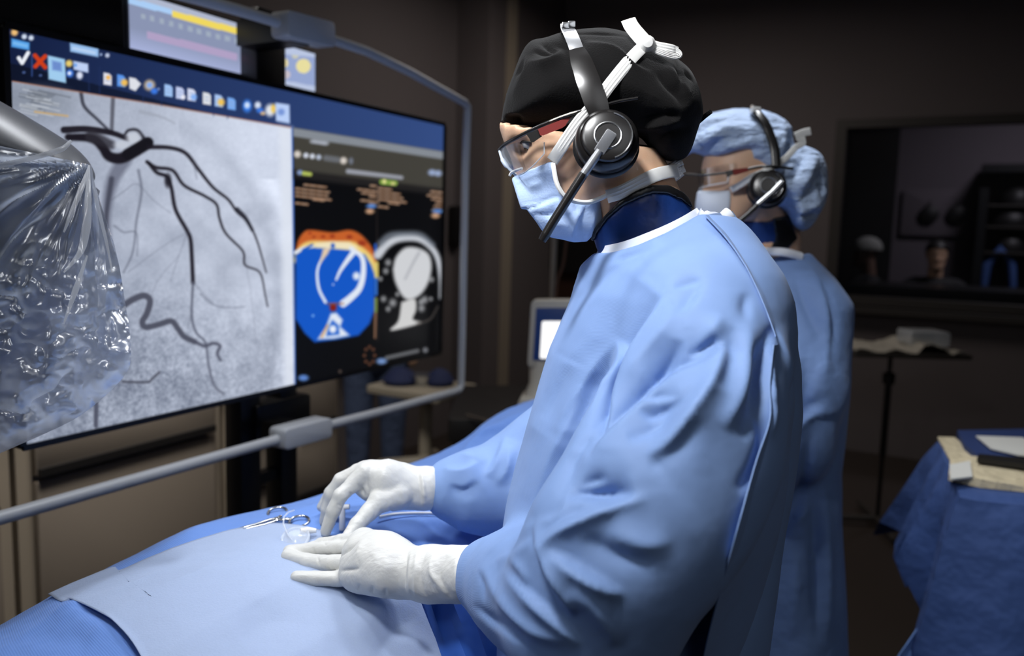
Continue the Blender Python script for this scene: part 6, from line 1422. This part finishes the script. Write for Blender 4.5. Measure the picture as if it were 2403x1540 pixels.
# gloved hands of the assistant
def plain_hand(w, dirv, upv, side, parent):
    dirv = unit(dirv); upv = unit(upv-dirv*(np.array(upv) @ dirv)); sd = np.cross(upv, dirv)*side
    q_ = lambda a, b2, c_: w+dirv*a+sd*b2+upv*c_
    fs = [cone(w-dirv*.04, .028, w+dirv*.01, .027), cone(q_(.02, .012, 0), .022, q_(.075, .022, 0), .015), cone(q_(.02, -.008, 0), .022, q_(.078, -.016, 0), .014), cone(q_(.03, 0, 0), .022, q_(.078, .002, .002), .016)]
    tips = []
    for b2, L_, r_ in ((.030, .070, .0092), (.010, .078, .0095), (-.010, .072, .0090), (-.028, .056, .0080)):
        tips.append(chain([(q_(.075, b2*.9, 0), r_+.0015), (q_(.075+L_*.5, b2, -.004), r_), (q_(.075+L_*.92, b2, -.022), r_-.0015)], .003))
    tips.append(chain([(q_(.015, .028, -.004), .014), (q_(.055, .048, -.012), .0105), (q_(.088, .050, -.026), .009)], .003))
    g_ = union([union(fs, .012)]+tips, .002); return soft('glove', g_, w-.19, w+.19, .003, M_glove, parent, 2)
plain_hand(P(1615, 1075, 1.60), P(1560, 1110, 1.62)-P(1640, 1060, 1.60), ZV, 1, as_)
plain_hand(P(1600, 1030, 1.90), P(1540, 1070, 1.88)-P(1620, 1010, 1.9), ZV, -1, as_)
# gown 2
dG = 1.78
rows2 = rows_from([(575, 1790, 1880, .07), (610, 1765, 1905, .11), (650, 1740, 1940, .16), (700, 1720, 1976, .19), (780, 1700, 1970, .2), (900, 1690, 1968, .19), (1000, 1690, 1962, .18), (1080, 1690, 1950, .18), (1180, 1690, 1948, .19), (1300, 1690, 1952, .2), (1540, 1690, 1960, .22), (1900, 1690, 1965, .24)], dG)
t2 = column2(rows2, RT*[1, 1, 0], [0, 1, 0]); sl2 = chain([(P(1885, 740, 1.67), .085), (P(1880, 900, 1.62), .085), (P(1850, 1040, 1.60), .08), (P(1760, 1080, 1.60), .065), (P(1660, 1070, 1.62), .05)], .03)
def ncut2(q): x, y, d = proj(q); return poly_sd(np.array([(1780, 588), (1880, 600), (1905, 590), (2200, 700), (2200, 3000), (1200, 3000), (1200, 900), (1600, 600)], float), x, y)*d/F
sf2 = chain([(P(1840, 720, 1.92), .08), (P(1740, 900, 1.98), .08), (P(1640, 1000, 1.92), .06)], .03)
S5 = [('v', [(1860, 640), (1890, 720), (1930, 800)], 14, 6), ('r', [(1900, 620), (1930, 700), (1945, 800), (1930, 900)], 14, 8), ('v', [(1925, 660), (1955, 740), (1945, 860)], 9, 8), ('v', [(1885, 840), (1890, 920), (1860, 1000), (1830, 1040)], 22, 10), ('s', [(1965, 965), (1900, 980), (1850, 1040)], 8, 10, 36), ('v', [(1950, 930), (1890, 960), (1830, 1010)], 12, 8),
      ('v', [(1910, 1000), (1880, 1150), (1840, 1230)], 14, 8), ('r', [(1900, 1190), (1860, 1230), (1825, 1250)], 8, 8), ('v', [(1825, 1262), (1870, 1212)], 7, 12), ('v', [(1910, 1160), (1915, 1300), (1920, 1500)], 12, 10), ('r', [(1935, 1150), (1940, 1300), (1945, 1500)], 12, 8), ('r', [(1870, 1300), (1860, 1500)], 18, 6), ('r', [(1840, 760), (1870, 830), (1850, 920)], 20, 6)]
lo = np.array([hx-.40, hy-.42, .45]); hi = np.array([hx+.25, hy+.42, P(1830, 560, dG)[2]])
g2 = soft('gown', lambda q: np.maximum(smin(smin(t2(q), sl2(q), .03), sf2(q), .03), ncut2(q)), lo, hi, .007, M_gown2, as_, 3, lambda V, Q: folds(V+vnormals(V, Q)*(.004*wob(V*[1, 1, .6], 14, 10))[:, None], Q, S5))
MB().tube(PX([(1775, 590, 1.72), (1800, 590, 1.68), (1840, 592, 1.665), (1880, 602, 1.68)], 20), .009, 10, flat=(FWD, .5)).build('collar_binding', M_bind, g2)
c3 = chain([(P(1790, 480, 1.72), .066), (P(1840, 640, 1.78), .072)], .01)
def cf3(q): x, y, d = proj(q); return np.maximum(c3(q), poly_sd(np.array([(1700, 540), (1740, 520), (1800, 520), (1850, 505), (1870, 560), (1850, 585), (1790, 610), (1720, 600)], float), x, y)*d/F)
lo, hi = bb(1690, 1890, 490, 620, 1.6, 1.9); soft('neck_shield', cf3, lo, hi, .004, M_navy2, as_, 2)
c4 = chain([(P(1790, 480, 1.72), .069), (P(1840, 640, 1.78), .075)], .01)
def cf4(q): x, y, d = proj(q); return np.maximum(c4(q), poly_sd(np.array([(1812, 512), (1850, 505), (1872, 560), (1850, 582), (1800, 595), (1820, 560)], float), x, y)*d/F)
soft('neck_shield_trim', cf4, lo, hi, .004, M_black, as_, 2)

# ------------------------------------------------------------ background people
def simple_person(x, ytop, d, fwd, label, shirt, hair=None, pants=None, height=None, capm=None, pose='stand', side=RT, headk=1.0, skin=M_skin):
    hd = Head(P(x, ytop, d), fwd, ZV, headk); b0_ = hd.p(0, 0, 0); g_ = np.array([b0_[0], b0_[1], 0])
    e = empty('person', g_, label, 'person'); zs = b0_[2]-.21; lft = hd.l; fw = hd.f*[1, 1, 0]
    parts = [hd.field(), chain([(hd.p(-.01, 0, -.03), .052), (hd.p(-.03, 0, -.2), .06)], .02)]
    hipz = zs-.52
    parts += [cone(g_+lft*.13+ZV*(zs-.03)-fw*.03, .055, g_-lft*.13+ZV*(zs-.03)-fw*.03, .055), cone(g_+ZV*(zs-.1), .12, g_+ZV*hipz, .12)]
    arms = []
    for s_ in (1, -1):
        a_ = [(g_+lft*.19*s_+ZV*(zs-.05), .045), (g_+lft*.24*s_+ZV*(zs-.32), .038), (g_+lft*.22*s_+fw*(.22 if pose == 'sit' else .06)+ZV*(zs-.52 if pose != 'sit' else zs-.40), .03), (g_+lft*.20*s_+fw*(.30 if pose == 'sit' else .08)+ZV*(zs-.62 if pose != 'sit' else zs-.40), .032)]
        parts.append(chain(a_, .01)); arms.append(a_)
        kn_ = [(g_+lft*.09*s_+ZV*(hipz), .085)]
        if pose == 'sit': kn_ += [(g_+lft*.10*s_+fw*.42+ZV*(hipz-.02), .06), (g_+lft*.10*s_+fw*.42+ZV*.08, .04), (g_+lft*.1*s_+fw*.52+ZV*.05, .035)]
        else: kn_ += [(g_+lft*.10*s_+fw*.02+ZV*(hipz*.52), .06), (g_+lft*.1*s_+ZV*.09, .04), (g_+lft*.1*s_+fw*.12+ZV*.045, .035)]
        parts.append(chain(kn_, .01)); arms.append(kn_)
    lo = g_-[.62, .62, 0]; hi = g_+[.62, .62, b0_[2]+.18]
    soft('body', union(parts, .012), lo, hi, .011, skin, e, 1)
    top_ = union([cone(g_+lft*.14+ZV*(zs-.03)-fw*.03, .07, g_-lft*.14+ZV*(zs-.03)-fw*.03, .07), cone(g_+ZV*(zs-.1), .145, g_+ZV*(hipz-.05), .15)]+[chain([(q[0], q[1]+.018) for q in arms[i][:3]], .01) for i in (0, 2)], .03)
    soft('shirt', top_, lo, hi, .011, shirt, e, 2)
    tr2 = union([chain([(q[0], q[1]+.02) for q in arms[i][:3]], .01) for i in (1, 3)], .02); soft('trousers', tr2, lo, hi, .012, pants or shirt, e, 2)
    for i in (1, 3):
        q = arms[i][-1][0]; a_ = arms[i][-2][0]; MB().tube([[a_[0], a_[1], .05], [q[0], q[1], .045], q+fw*.06-ZV*.005], [.05, .05, .035], 12).build('shoe', M_shoe, e)
    if hair: 
        hf_ = hd.field(.012, False); cut = lambda q: np.maximum(hf_(q), -(((q-hd.o) @ hd.u)-.035*headk-.9*np.clip((q-hd.o) @ hd.f, -.1, .02)*0-(((q-hd.o) @ hd.f)*.35)))
        soft('hair', cut, *hd.lo_hi(.16), .006, hair, e, 2)
    if capm:
        hf_ = hd.field(.016, False); soft('surgical_cap', lambda q: np.maximum(hf_(q), -(((q-hd.o) @ hd.u)-.03)), *hd.lo_hi(.16), .006, capm, e, 2)
    return e
M_darksh = mat('dark_shirt', (.01, .01, .011), .8)
# control room: the seated worker facing the glass and one with a pale cap turned left
pa = ray_room_a(2196, 590, AW+1.25); simple_person(2198, 602, (pa-EYE) @ FWD, -DV-NV*.1, 'person with dark hair and dark top seated behind the control room window', M_darksh, hair=M_hair, pose='sit')
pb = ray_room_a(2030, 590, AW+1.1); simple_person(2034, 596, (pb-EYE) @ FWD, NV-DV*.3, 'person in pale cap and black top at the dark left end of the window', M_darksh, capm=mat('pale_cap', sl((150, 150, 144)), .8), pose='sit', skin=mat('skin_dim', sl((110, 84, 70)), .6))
# person in scrubs behind the display
simple_person(885, 506, 4.5, -FWD*[1, 1, 0]+RT*.3, 'person in dark blue scrubs standing behind the large display', M_scrub, hair=M_hair)
